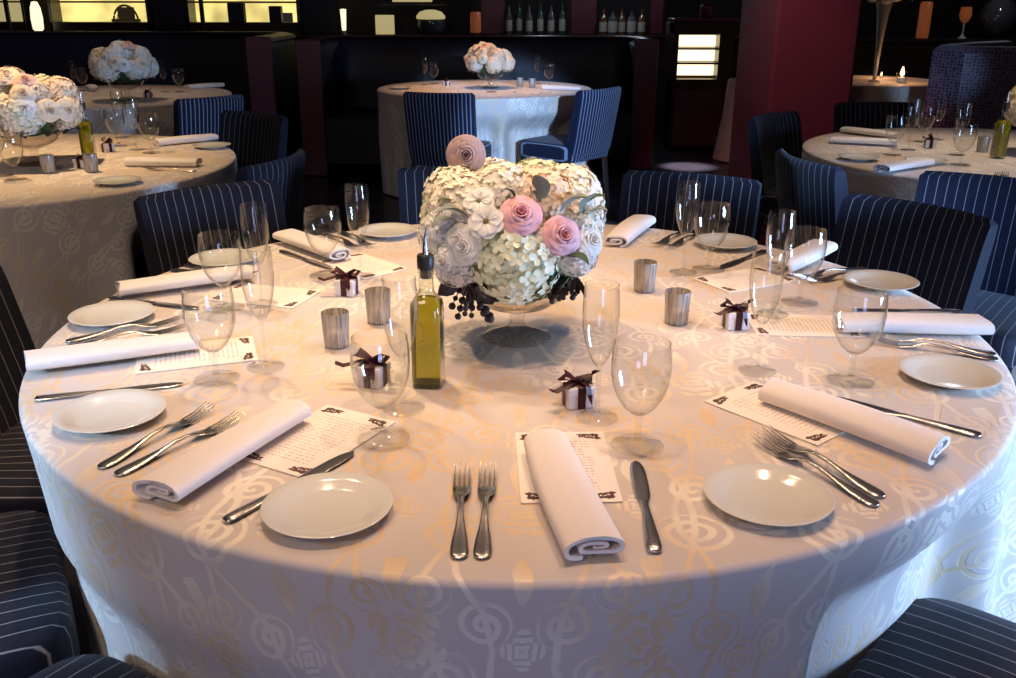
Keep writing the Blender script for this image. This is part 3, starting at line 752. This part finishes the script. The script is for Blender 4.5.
# ------------------------------------------------------------------ the front table's settings
def radial(p): return math.atan2(p[1], p[0])
def along(a, b):                       # origin at a, +y towards b
    a, b = np.asarray(a), np.asarray(b); d = b - a; return a, math.atan2(-d[0], d[1])
def pt(ang, r): return np.array([r * math.cos(math.radians(ang)), r * math.sin(math.radians(ang)), TZ])
EPS = .001
gp = 'side plates on the front table'
for (px, py), lb in (((328, 514), 'white side plate at the front edge, left of the two upright forks'),
                     ((767, 503), 'white side plate at the front right, below two slanted forks'),
                     ((112, 419), 'white side plate at the left edge, below the overhanging napkin and knife'),
                     ((113, 320), 'white side plate near the left chair, above the overhanging napkin'),
                     ((948, 379), 'white side plate at the right edge, below two forks and a napkin'),
                     ((880, 286), 'white side plate beside the leaning chair at upper right'),
                     ((388, 235), 'white side plate at the far edge, left of the flower dome'),
                     ((725, 246), 'white side plate at the far edge, behind the paired right glasses'),
                     ((224, 263), 'white side plate behind the upper left goblet and flute')):
    p = on(px, py); o = ob('side_plate', PLATE, loc=(p[0], p[1], TZ + EPS)); tag(o, lb, 'plate', gp)
gf = 'dinner forks on the front table'
FK = [((459, 561), (463, 466), 'left fork of the upright pair beside the central napkin'), ((482, 561), (489, 460), 'right fork of the upright pair beside the central napkin'),
      ((883, 499), (758, 431), 'upper fork of the slanted pair above the front right plate'), ((877, 508), (764, 446), 'lower fork of the slanted pair above the front right plate'),
      ((100, 470), (209, 412), 'upper fork of the pair below the left edge plate'), ((116, 477), (227, 426), 'lower fork of the pair below the left edge plate'),
      ((65, 349), (176, 332), 'outer fork lying just above the overhanging left edge napkin'), ((66, 343), (170, 324), 'inner fork nearest the plate above the left edge napkin'),
      ((998, 361), (887, 345), 'lower fork of the pair just above the right edge plate'), ((996, 356), (886, 339), 'upper fork of the pair just below the right edge napkin')]
for a, b, lb in FK:
    A, rz = along(on(*a), on(*b)); o = ob('fork', FORK, loc=(A[0], A[1], TZ + EPS), rz=rz); tag(o, lb, 'fork', gf)
for an, r, lb in ((21.5, .95, 'fork lying beside the far right plate, nearer the flute'), (24.5, .95, 'fork lying left of the far right plate, behind the goblet'), (58, .93, 'fork under the rear right flute, beside the rolled napkin'), (55, .93, 'fork beside the plate behind the paired right glasses'),
                  (123, .92, 'fork just left of the far plate by the flowers'), (126, .92, 'fork between the far napkin and the far left plate'), (153.5, .92, 'fork behind the upper left goblet, nearer the plate'), (156.5, .92, 'fork behind the upper left goblet, nearer the napkin')):
    A, rz = along(pt(an, r), pt(an, .5)); o = ob('fork', FORK, loc=(A[0], A[1], TZ + EPS), rz=rz); tag(o, lb, 'fork', gf)
gk = 'table knives on the front table'
for a, b, lb in (((655, 555), (635, 462), 'knife right of the central rolled napkin'), ((225, 524), (356, 453), 'knife above the front left plate, along the napkin'),
                 ((35, 401), (188, 385), 'knife between the left edge napkin and the plate below it'), ((981, 438), (835, 400), 'knife lying behind the front right napkin'),
                 ((110, 299), (216, 312), 'knife in front of the upper left napkin'), ((962, 313), (880, 312), 'knife behind the right edge napkin'),
                 ((281, 252), (330, 269), 'knife in front of the far left napkin'), ((765, 252), (712, 272), 'knife near the rear right plate, under a menu edge')):
    A, rz = along(on(*a), on(*b)); thing('table_knife', KNIFE, lb, 'knife', (A[0], A[1], TZ + EPS), rz, gk)
gn = 'rolled napkins on the front table'
gm = 'menu cards on the front table'
for a, b, k, mc, mr, lb, ml in (((596, 563), (546, 446), 0, (565, 466), None, 'rolled white napkin at the front centre, pointing at the viewer', 'menu card with brown corner scrolls under the front centre napkin'),
                        ((163, 507), (292, 424), 1, (318, 440), None, 'rolled white napkin at the front left, its spiral end showing', 'menu card with brown corner scrolls beside the front left napkin'),
                        ((28, 373), (186, 353), 2, (197, 355), None, 'rolled white napkin overhanging the left edge of the table', 'menu card under the tip of the left edge napkin'),
                        ((120, 298), (240, 283), 0, (265, 296), None, 'rolled white napkin at the upper left, behind the left knife', 'menu card behind the tall left flute'),
                        ((283, 242), (356, 268), 1, (362, 266), None, 'rolled white napkin at the far left edge, behind a goblet', 'menu card behind the small tied box at far left'),
                        ((642, 225), (611, 250), 2, None, None, 'rolled white napkin at the far edge, right of the flowers', ''),
                        ((822, 252), (775, 275), 0, (745, 280), None, 'rolled white napkin seen through the rear right goblet', 'menu card behind the tied box and flute on the right'),
                        ((980, 332), (838, 332), 1, (803, 326), None, 'rolled white napkin at the right edge, above the forks', 'menu card with its edge toward the viewer, behind the right goblet'),
                        ((938, 462), (775, 402), 2, (783, 412), None, 'rolled white napkin at the front right, lying diagonally', 'menu card with brown corner scrolls under the front right napkin')):
    A, rz = along(on(*a), on(*b)); hm = EPS + (.0028 if mc else 0)
    o = ob('napkin', NAP[k], loc=(A[0], A[1], TZ + hm), rz=rz); tag(o, lb, 'napkin', gn)
    if mc:
        p = on(*mc); rzm = {(565, 466): .03, (318, 440): -.50, (783, 412): .70, (803, 326): 1.50}.get(mc, radial(p) + PI / 2)
        thing('menu_card', MENU, ml, 'menu', (p[0], p[1], TZ + .0005), rzm, gm)
gg = 'champagne flutes on the front table'
for (px, py), lb in (((597, 420), 'champagne flute in front of the flowers, behind the tied box'), ((404, 411), 'champagne flute just left of the oil bottle'),
                     ((266, 369), 'tall champagne flute on the left, nearest of the two'), ((262, 306), 'champagne flute standing behind the tall left flute'),
                     ((361, 278), 'champagne flute at the far side, left of the flowers'), ((757, 373), 'champagne flute on the right beside the bow tied box'),
                     ((772, 316), 'champagne flute behind the nearer right flute'), ((683, 274), 'champagne flute at the rear right, left of a goblet')):
    p = on(px, py); thing('champagne_flute', FL, lb, 'glass', (p[0], p[1], TZ + EPS + .003), 0, gg)
gg = 'water goblets on the front table'
for (px, py), lb in (((637, 448), 'water goblet at the front centre, above the knife'), ((384, 441), 'water goblet left of the oil bottle, before a bow'),
                     ((217, 381), 'water goblet on the left, over the menu card'), ((226, 310), 'water goblet at the upper left against the striped chair'),
                     ((326, 277), 'water goblet at the far left, left of a flute'), ((850, 383), 'water goblet on the right, before the rolled napkin'),
                     ((799, 304), 'water goblet at the rear right, with a rolled napkin seen through it'), ((708, 271), 'water goblet at the rear right, before a plate')):
    p = on(px, py); thing('water_goblet', GO, lb, 'glass', (p[0], p[1], TZ + EPS + .003), 0, gg)
gg = 'favor boxes tied with brown ribbon'
for (px, py), rz, lb in (((578, 410), .25, 'white favor box with brown bow before the central flute'), ((372, 389), -.35, 'favor box with brown bow seen through a goblet'),
                         ((737, 331), .1, 'white favor box with dark bow on the right side'), ((346, 297), -.2, 'white favor box with brown ribbon at the far left')):
    p = on(px, py); thing('favor_box', FAVOR, lb, 'favor box', (p[0], p[1] + .023, TZ + EPS), rz, gg)
gg = 'mercury glass candle holders'
for (px, py), lb in (((644, 291), 'silvery votive candle holder right of the flowers, farther one'), ((676, 323), 'silvery votive candle holder right of the flowers, nearer one'),
                     ((337, 346), 'silvery votive candle holder at left, clear of the glasses'), ((379, 322), 'silvery votive candle holder just left of the oil bottle')):
    p = on(px, py); thing('votive_holder', VOT, lb, 'candle holder', (p[0], p[1], TZ + EPS), 0, gg)
p = on(429, 384); thing('oil_bottle', BOT, 'square olive oil bottle with black pour stopper on the front table', 'bottle', (p[0], p[1], TZ + EPS), -.12, 'olive oil bottles')

# ------------------------------------------------------------------ settings of the other tables
def dress(c, where, items, fine=True):
    for kind, ang, r, lb in items:
        a = math.radians(ang); x, y = c[0] + r * math.cos(a), c[1] + r * math.sin(a); z = TZ + EPS
        L = lb + ' ' + where
        if kind == 'plate': tag(ob('side_plate', PLATE, loc=(x, y, z)), L, 'plate', 'plates on the other tables')
        elif kind == 'napkin': tag(ob('napkin', NAP[int(ang) % 3], loc=(x + .14 * math.cos(a), y + .14 * math.sin(a), z), rz=a + PI / 2), L, 'napkin', 'napkins on the other tables')
        elif kind == 'flute': thing('champagne_flute', FL, L, 'glass', (x, y, z), 0, 'flutes on the other tables')
        elif kind == 'goblet': thing('water_goblet', GO, L, 'glass', (x, y, z), 0, 'goblets on the other tables')
        elif kind == 'fork': tag(ob('fork', FORK, loc=(x, y, z), rz=a + PI / 2), L, 'fork', 'forks on the other tables')
        elif kind == 'knife': thing('table_knife', KNIFE, L, 'knife', (x, y, z), a + PI / 2, 'knives on the other tables')
        elif kind == 'favor': thing('favor_box', FAVOR, L, 'favor box', (x, y, z), a + PI / 2 + .2, 'favor boxes on the other tables')
        elif kind == 'votive': thing('votive_holder', VOT, L, 'candle holder', (x, y, z), 0, 'candle holders on the other tables')
        elif kind == 'bottle': thing('oil_bottle', BOT, L, 'bottle', (x, y, z), .2, 'olive oil bottles')
        elif kind == 'menu': thing('menu_card', MENU, L, 'menu', (x, y, z), a + PI / 2, 'menus on the other tables')
def rel(c, px, py):
    p = on(px, py); d = (p[0] - c[0], p[1] - c[1]); return math.degrees(math.atan2(d[1], d[0])), math.hypot(*d)
def at(kind, c, px, py, lb): a, r = rel(c, px, py); return (kind, a, r, lb)
dress(L1, 'on the left table', [at('plate', L1, 118, 184, 'plate at the front edge'), at('plate', L1, 212, 148, 'plate at the right edge'),
    at('napkin', L1, 186, 143, 'rolled napkin near the rear right chair'), at('napkin', L1, 165, 166, 'rolled napkin behind the front plate'),
    at('fork', L1, 196, 172, 'fork in front of the middle napkin'), at('flute', L1, 137, 150, 'flute beside the middle goblet'), at('goblet', L1, 152, 153, 'goblet at the right of the flutes'),
    at('flute', L1, 122, 138, 'flute behind the dark tied box'), at('goblet', L1, 118, 146, 'goblet left of the flutes'), at('goblet', L1, 16, 180, 'goblet before the flowers'), at('flute', L1, 4, 176, 'flute at the photo edge'),
    at('favor', L1, 82, 168, 'tied favor box by the votive'), at('favor', L1, 108, 152, 'tied favor box under the flutes'), at('votive', L1, 49, 173, 'votive below the flowers'), at('bottle', L1, 90, 160, 'green oil bottle'), at('votive', L1, 92, 172, 'votive before the bottle')])
dress(R1, 'on the right table', [at('plate', R1, 858, 160, 'plate at the left edge'), at('plate', R1, 925, 163, 'plate behind the near chair'), at('napkin', R1, 862, 145, 'rolled napkin at the left edge'), at('napkin', R1, 868, 136, 'rolled napkin farther back'), at('napkin', R1, 905, 170, 'rolled napkin near the front edge'),
    at('fork', R1, 990, 184, 'left fork over the blue chair'), at('fork', R1, 1000, 184, 'right fork over the blue chair'), at('goblet', R1, 892, 155, 'goblet at the left'), at('flute', R1, 908, 150, 'flute at the left'), at('flute', R1, 936, 140, 'flute in front of the patterned booth'), at('goblet', R1, 922, 142, 'goblet in front of the patterned booth'),
    at('goblet', R1, 960, 165, 'goblet left of the oil bottle'), at('flute', R1, 957, 155, 'flute left of the oil bottle'), at('favor', R1, 930, 148, 'tied favor box among the glasses'), at('votive', R1, 982, 152, 'dim votive by the bottle'), at('bottle', R1, 997, 158, 'yellow oil bottle')])
dress(C1, 'on the centre booth table', [at('goblet', C1, 491, 92, 'goblet before the flowers'), at('flute', C1, 425, 85, 'flute at the left behind a chair'), at('goblet', C1, 434, 84, 'goblet at the left behind a chair'), at('flute', C1, 537, 84, 'flute right of the flowers'), at('goblet', C1, 549, 86, 'goblet at far right'),
    at('plate', C1, 400, 89, 'plate at the left edge'), at('menu', C1, 528, 93, 'menu card right of the goblet'), at('napkin', C1, 562, 90, 'rolled napkin at the right'), at('favor', C1, 447, 86, 'tied favor box at the left'), at('votive', C1, 520, 87, 'left votive right of flowers'), at('votive', C1, 532, 88, 'right votive right of flowers')])
dress(L2, 'on the far left booth table', [at('flute', L2, 76, 92, 'left flute of a pair'), at('goblet', L2, 84, 91, 'goblet beside the flute pair'), at('flute', L2, 165, 92, 'flute right of the flowers'), at('goblet', L2, 180, 92, 'goblet at the right'), at('napkin', L2, 205, 88, 'napkin behind the chair'), at('napkin', L2, 92, 90, 'napkin at the left'), at('favor', L2, 148, 98, 'tied favor box')])

# ------------------------------------------------------------------ booths
def sweep(path, prof, mat, name):
    """prof: (offset outwards, z); path: xy points, the sitter's side on the left of travel"""
    path = np.array(path, float); P, U, s = [], [], 0
    for i in range(len(path)):
        t = path[min(i + 1, len(path) - 1)] - path[max(i - 1, 0)]; t /= np.linalg.norm(t); nn = np.array([t[1], -t[0]])
        if i: s += np.linalg.norm(path[i] - path[i - 1])
        P.append([(path[i][0] + nn[0] * o, path[i][1] + nn[1] * o, z) for o, z in prof]); U.append([(s, z + o * .5) for o, z in prof])
    return MB().grid(P, cv=True, uv=U, cap0=True, cap1=True).mesh(name, mat)
def rounded(pts, r=.35, n=6):
    out = [np.array(pts[0], float)]
    for i in range(1, len(pts) - 1):
        p, a, b = np.array(pts[i], float), np.array(pts[i - 1], float), np.array(pts[i + 1], float)
        ua = (a - p) / np.linalg.norm(a - p); ub = (b - p) / np.linalg.norm(b - p)
        for k in range(n + 1):
            t = k / n; out.append((p + ua * r) * (1 - t) ** 2 + 2 * p * t * (1 - t) + (p + ub * r) * t * t)
    out.append(np.array(pts[-1], float)); return out
def booth(path, h, label, mat, seat=True, rail=True):
    pr = [(-.08, .05), (.09, .05), (.09, h - .05), (.06, h - .01), (.01, h), (-.05, h - .01), (-.085, h - .05), (-.09, h - .3)]
    parts = [('backrest', sweep(path, pr[::-1], mat, 'booth back'))]
    if seat: parts.append(('seat', sweep(path, [(-.09, .10), (-.09, .46), (-.12, .47), (-.50, .47), (-.54, .44), (-.54, .10)], mat, 'booth seat')))
    if rail: parts.append(('top_rail', sweep(path, [(.085, h - .03), (.10, h - .02), (.095, h + .005), (.03, h + .018), (-.04, h + .016), (-.06, h + .004), (.02, h - .004)], M['trim'], 'booth rail')))
    for q in (path[0], path[-1]):
        parts.append(('end_panel', MB().box((q[0], q[1] - .02, h / 2 + .01), (.20, .035, h + .01), .008).mesh('booth end', M['trim'])))
    return thing('booth', parts, label, 'booth', (0, 0, 0), 0, 'dark upholstered booths')
booth(rounded([(1.13, 6.3), (1.13, 6.95), (-1.62, 6.95), (-1.62, 5.95)], .3), 1.07, 'dark booth with burgundy edge around the centre table', M['leather'])
booth(rounded([(-1.96, 5.75), (-1.96, 6.95), (-5.6, 6.95), (-5.6, 5.4)], .42), 1.10, 'dark booth behind the far left table', M['leather'])
arc = [(3.85, 5.75), (3.45, 5.48), (3.14, 5.15), (3.02, 4.92), (3.10, 4.77), (3.32, 4.69), (3.8, 4.66), (4.6, 4.66)]
t_ = thing('booth', [('backrest', sweep(arc, [(-.06, .05), (.09, .05), (.09, 1.06), (.06, 1.09), (0, 1.10), (-.05, 1.09), (-.07, 1.05)][::-1], M['velvet'], 'round booth back'))], 'rounded booth back in purple dotted velvet at upper right', 'booth', group='velvet booths')

# ------------------------------------------------------------------ back bar
YB = 9.0
bar = thing('bar_counter', [('counter_body', MB().box((.2, YB + .1, .5), (12.4, .5, 1.0), .01).mesh('bar body', M['wall'])), ('counter_top', MB().box((.2, YB + .07, 1.015), (12.5, .6, .03), .008).mesh('bar top', M['wood']))], 'long dark bar counter along the back wall', 'bar')
BZ = 1.031
def W(px): return wallpt(px, 20, YB)[0]
def post(px0, px1, mat, name, label, z1=2.3, cat='post', y=YB + .1, g_=None):
    a, b = W(px0), W(px1); o = ob(name, MB().box(((a + b) / 2, y, (BZ + z1) / 2), (b - a, .12, z1 - BZ), .008).mesh(name, mat)); tag(o, label, cat, g_); return o
# lit display cabinets on the bar
def cabinet(px0, px1, label, posts=(), glow='glow', y=YB + .12, top=1.36):
    a, b = W(px0), W(px1); c, wd = (a + b) / 2, b - a; D = .26
    parts = [('lit_panel', MB().box((c, y + D / 2, BZ + .41), (wd - .02, .02, .58), 0).mesh('lit panel', M[glow])),
             ('frame', MB().box((c, y, BZ + .06), (wd, D, .12), .004).box((c, y, BZ + .70), (wd, D, .04), .004).box((a + .015, y, BZ + .36), (.03, D, .70), .004).box((b - .015, y, BZ + .36), (.03, D, .70), .004).mesh('cabinet frame', M['wood']))]
    for q in posts:
        parts.append(('post', MB().box((W(q), y - D / 2, BZ + .36), (.045, .03, .68), .004).mesh('cabinet post', M['wood'])))
    parts.append(('shelf', MB().box((c, y, top), (wd - .04, D - .03, .02), .003).mesh('cabinet shelf', M['tan'])))
    return thing('display_cabinet', parts, label, 'cabinet', group='lit cabinets along the bar')
cabinet(-40, 26, 'dim lit display cabinet at the left photo edge', (9,), 'glow_dim')
cabinet(50, 150, 'brightest yellow lit display cabinet holding a round basket', ())
cabinet(187, 300, 'yellow lit display cabinet with dark boxes inside', (203,))
def on_bar(name, px0, px1, h, mat, label, cat, y=YB - .02, z=BZ, gr=None, bev=.006, d=.1):
    a, b = W(px0), W(px1); o = ob(name, MB().box(((a + b) / 2, y, z + h / 2), (b - a, d, h), bev).mesh(name, mat)); tag(o, label, cat, gr); return o
bk = MB(); bx, bz = W(124), BZ + .125
for R, rr in ((.135, .012), (.10, .006)):
    bk.tube([(bx + R * math.cos(t), YB + .06, bz + R * 1.25 * math.sin(t)) for t in np.linspace(0, PI, 20)], rr, 8)
bk.box((bx, YB + .06, bz + .012), (.30, .08, .03), .006); bk.box((bx, YB + .085, bz + .085), (.19, .01, .13), .003)
tag(ob('basket', bk.mesh('basket', M['tan'])), 'arched tan basket inside the brightest lit cabinet', 'basket')
p = W(44)
thing('column_lamp', [('lamp_base', MB().lathe([(.001, 0), (.05, 0), (.05, .015), (.02, .022), (.001, .022)], 20).mesh('lamp base', M['wood'])),
                      ('lamp_shade', MB().lathe([(.03, .022), (.055, .05), (.062, .16), (.052, .27), (.03, .33), (.001, .335)], 24).mesh('lamp shade', M['glow_white']))], 'white glowing column lamp on the bar, left of the bright cabinet', 'lamp', (p, YB - .16, BZ), 0, 'bar lamps')
on_bar('storage_box', 229, 245, .20, M['wall'], 'square dark box inside the right yellow cabinet', 'box', YB + .02, BZ + .121)
on_bar('storage_box', 270, 282, .17, M['leather'], 'blue black box at the right end of the yellow cabinet', 'box', YB + .02, BZ + .121)
on_bar('recipe_card', 283, 293, .10, M['label'], 'small pale card at the right end of the yellow cabinet', 'card', YB - .0, BZ + .121, d=.015)
post(152, 186, M['wall'], 'bar_post', 'wide dark post between the two yellow cabinets', g_='posts on the bar')
post(302, 336, M['wall'], 'bar_post', 'dark post at the right of the yellow cabinets', g_='posts on the bar')
post(481, 505, M['trim'], 'bar_post', 'burgundy post left of the central bar bottles', g_='posts on the bar')
post(571, 597, M['trim'], 'bar_post', 'burgundy post between the two groups of bar bottles', g_='posts on the bar')
post(651, 664, M['trim'], 'bar_post', 'burgundy post right of the bar bottles', g_='posts on the bar')
p = W(346)
thing('candle_lamp', [('candle_holder', MB().lathe([(.001, 0), (.045, 0), (.045, .012), (.015, .02), (.012, .04), (.001, .04)], 18).mesh('candle foot', M['wood'])), ('candle', MB().lathe([(.02, .04), (.024, .06), (.034, .26), (.001, .265)], 18).mesh('taper', M['glow_white']))], 'slim white glowing candle lamp on the bar, left of the pale box', 'lamp', (p, YB - .16, BZ), 0, 'bar lamps')
on_bar('pale_box', 376, 394, .20, M['glow_dim'], 'square pale lit box on the bar', 'box')
on_bar('lit_sign', 392, 432, .10, M['glow_dim'], 'pale lit panel high above the bar', 'panel', YB + .1, BZ + .335, d=.03)
sh = MB().box((W(412), YB + .1, BZ + .31), (.75, .22, .02), .004).mesh('high shelf', M['wood']); tag(ob('wall_shelf', sh), 'dark shelf carrying the pale lit panel above the bar', 'shelf')
p = W(431)
thing('table_lamp', [('lamp_base', MB().lathe([(.001, 0), (.10, 0), (.14, .03), (.165, .10), (.155, .155), (.001, .155)], 28).mesh('lamp body', M['barglass'])),
                     ('lamp_shade', MB().lathe([(.155, .16), (.16, .19), (.12, .235), (.05, .255), (.001, .257)], 28).mesh('dome shade', M['glow_dim']))], 'low lamp with a glowing yellow dome on the bar', 'lamp', (p, YB - .03, BZ), 0, 'bar lamps')
p = W(476)
thing('amber_lamp', [('lamp_base', MB().lathe([(.001, 0), (.05, 0), (.05, .02), (.001, .02)], 18).mesh('amber foot', M['wood'])), ('lamp_shade', MB().lathe([(.055, .02), (.06, .05), (.058, .22), (.05, .235), (.001, .236)], 22).mesh('amber shade', M['amber']))], 'small orange lantern on the bar above the centre flowers', 'lamp', (p, YB - .12, BZ), 0, 'bar lamps')
def bar_bottle(kind, mat):
    h, r = ((.30, .036), (.27, .042), (.33, .033), (.24, .05))[kind]; nk = .42 if kind != 3 else .3
    b = MB().lathe([(.001, 0), (r, 0), (r * 1.02, .01), (r * 1.02, h * (1 - nk)), (r * .8, h * (1 - nk * .75)), (r * .36, h * (1 - nk * .5)), (r * .32, h * .97), (r * .4, h * .97), (r * .4, h), (.001, h)], 20).mesh('bar bottle', mat)
    lb = MB().lathe([(r * 1.035, h * .12), (r * 1.035, h * (1 - nk) * .85)], 20).mesh('bottle label', M['label'])
    return [('bottle_body', b), ('paper_label', lb)]
BB = [bar_bottle(k, M[m]) for k, m in ((0, 'barglass'), (1, 'barglass_amber'), (2, 'barglass_green'), (3, 'barglass'))]
words_ = ['squat clear', 'slim dark', 'amber', 'green']
rnd = random.Random(2); n_ = 0
for grp, xs in (('left', (509, 519, 529, 540, 551, 562)), ('right', (603, 612, 621, 631, 641))):
    for k, px in enumerate(xs):
        kind = (k * 2 + (grp == 'right')) % 4
        ord_ = ('first', 'second', 'third', 'fourth', 'fifth', 'sixth')[k]
        thing('bar_bottle', BB[kind], '%s bottle from the left in the %s burgundy posts on the bar' % (ord_, 'group between the' if grp == 'left' else 'group right of the'), 'bottle', (W(px), YB - .08 + rnd.uniform(-.03, .05), BZ), k, 'bottles on the bar')
gl = lamp('POINT', 'bottle_glint_light', (W(540), YB - .55, 1.75), (0, 9, 1), 6, (.75, .88, 1.0), .03)  # unseen point lights, added for glints on the bar bottles
lamp('POINT', 'bottle_glint_light', (W(625), YB - .55, 1.75), (0, 9, 1), 6, (.75, .88, 1.0), .03)
# lit cabinet beside the pillar
cx0, cx1 = wallpt(668, 100, 7.6)[0], wallpt(727, 100, 7.6)[0]; cc, cw = (cx0 + cx1) / 2, cx1 - cx0
lx0, lx1 = wallpt(676, 50, 7.6)[0], wallpt(716, 50, 7.6)[0]; lc, lw = (lx0 + lx1) / 2, lx1 - lx0
zt, zb = wallpt(690, 34, 7.5)[2], wallpt(690, 78, 7.5)[2]; zh = zt - zb
parts = [('body', MB().box((cc, 7.85, .6), (cw, .3, 1.18), .01).box((cc, 7.6, zb / 2), (cw, .3, zb - .02), .01).box(((cx0 + lx0) / 2, 7.6, .6), (lx0 - cx0, .28, 1.18), .006).box(((cx1 + lx1) / 2, 7.6, .6), (cx1 - lx1, .28, 1.18), .006).box((cc, 7.6, (1.2 + zt) / 2), (cw, .3, 1.2 - zt), .006).mesh('cabinet body', M['wood'])),
         ('cornice', MB().box((cc, 7.6, 1.215), (cw + .04, .36, .03), .006).mesh('cornice', M['trim'])), ('door', MB().box((cc, 7.44, zb / 2 - .03), (cw - .06, .02, zb - .14), .005).mesh('cabinet door', M['trim']))]
for k in range(3):
    parts.append(('lit_panel', MB().box((lc, 7.66, zb + zh * (k + .5) / 3), (lw, .02, zh / 3 - .03), 0).mesh('lit shelf', M['glow_cab'])))
for k in range(1, 3):
    parts.append(('shelf', MB().box((lc, 7.58, zb + zh * k / 3), (lw, .2, .018), .003).mesh('dark shelf', M['wood'])))
thing('display_cabinet', parts, 'tall dark cabinet with three glowing shelves left of the pillar', 'cabinet', group='lit cabinets along the bar')
p = wallpt(706, 18, 7.6); tag(ob('storage_jar', MB().lathe([(.001, 0), (.06, 0), (.068, .01), (.068, .10), (.05, .12), (.055, .13), (.001, .135)], 20, (p[0], 7.58, 1.231)).mesh('jar', M['trim'])), 'dark red jar on top of the glowing cabinet', 'jar')

# ------------------------------------------------------------------ candle table and far right
vp = on(874, 82)
M['vaseclear'] = newmat('trumpet vase glass', (.75, .78, .82), .2, trans=.6)
tv = MB().lathe([(.001, 0), (.045, 0), (.045, .008), (.016, .02), (.016, .10), (.024, .30), (.045, .52), (.075, .66), (.073, .66), (.042, .52), (.02, .30), (.012, .11), (.001, .105)], 32).mesh('trumpet vase', M['vaseclear'])
tag(ob('trumpet_vase', tv, loc=(vp[0], vp[1], TZ + .001)), 'tall clear trumpet vase on the candle table behind the pillar', 'vase', 'vases')
r = bpy.data.objects.new('flower_arrangement', None); COL.objects.link(r); r.location = (vp[0], vp[1], TZ + .66); tag(r, 'cool white blossoms spilling from the tall trumpet vase', 'flowers', 'flower centrepieces')
for k, (dx, dy, dz, s) in enumerate(((-.10, 0, .02, .9), (.05, -.06, .03, 1.), (.0, .08, .06, 1.1), (.12, .05, .02, .8), (-.02, -.10, .0, .8), (0, 0, .14, 1.2))):
    ob('hydrangea', HY['ivory'], r, mw=aim((dx, dy, .1), (dx, dy, dz), s * .9, k))
for k in range(7):
    a = k * .9; d = np.array([math.cos(a), math.sin(a) - .3, -.35]); ob('leaf', LF['sage'], r, mw=aim(d, (d[0] * .12, d[1] * .12, -.02 + .01 * (k % 3)), 1.7, 0, 'Y'))
def candle(px, py, label, s=1.):
    p = on(px, py)
    thing('candle', [('cup', MB().lathe([(.001, 0), (.030, 0), (.034, .07), (.032, .07), (.028, .005), (.001, .005)], 20).mesh('candle cup', M['glass'])), ('wax', MB().lathe([(.001, .006), (.026, .006), (.026, .035), (.001, .036)], 18).mesh('candle wax', M['wax'])),
                     ('flame', MB().lathe([(.001, .038), (.012, .050), (.014, .062), (.008, .085), (.001, .102)], 14).mesh('candle flame', M['flame']))], label, 'candle', (p[0], p[1], TZ + EPS), 0, 'lit candles', s)
    lamp('POINT', 'candle_light', (p[0], p[1], TZ + .13), (0, 0, 0), 1.6, (1, .5, .2), .03)
candle(901, 83, 'glowing candle on the table behind the pillar', 1.25)
candle(881, 78, 'faint candle behind the stem of the trumpet vase', .5)
sb = ob('sideboard', MB().box((4.2, 8.2, .5), (2.6, .5, 1.0), .01).box((4.2, 8.2, 1.015), (2.66, .56, .03), .006).mesh('sideboard', M['wood'])); tag(sb, 'dark sideboard behind the velvet booth at far right', 'sideboard')
p = wallpt(962, 37, 8.1); zs_ = 1.031
thing('stem_glass', [('bowl', MB().lathe([(.006, .14), (.04, .17), (.06, .22), (.05, .30), (.048, .30), (.055, .22), (.035, .175), (.001, .15)], 24).mesh('amber bowl', M['amber'])), ('stem', MB().lathe([(.001, 0), (.045, 0), (.012, .03), (.006, .06), (.008, .14), (.001, .145)], 20).mesh('stem glass foot', M['porcelain']))], 'stemmed glass with an orange bowl above the velvet booth', 'glass', (p[0], 8.1, zs_))
p = wallpt(928, 10, 8.1); tag(ob('amber_lantern', MB().lathe([(.001, 0), (.055, 0), (.06, .02), (.06, .33), (.05, .35), (.001, .352)], 22, (p[0], 8.15, zs_)).mesh('lantern', M['amber'])), 'tall orange lantern at the top edge, right of the vase', 'lamp', 'bar lamps')
p = wallpt(1000, 14, 8.1); tag(ob('globe_vase', MB().lathe([(.001, 0), (.06, 0), (.12, .05), (.17, .14), (.18, .22), (.15, .32), (.09, .38), (.085, .37), (.14, .315), (.165, .22), (.15, .14), (.001, .06)], 32, (p[0], 8.12, zs_)).mesh('globe', M['barglass'])), 'glossy dark globe vase at the upper right corner', 'vase', 'vases')
lamp('POINT', 'sideboard_light', (4.6, 7.3, 1.9), (0, 9, 1), 5, (.7, .8, 1.0), .03)
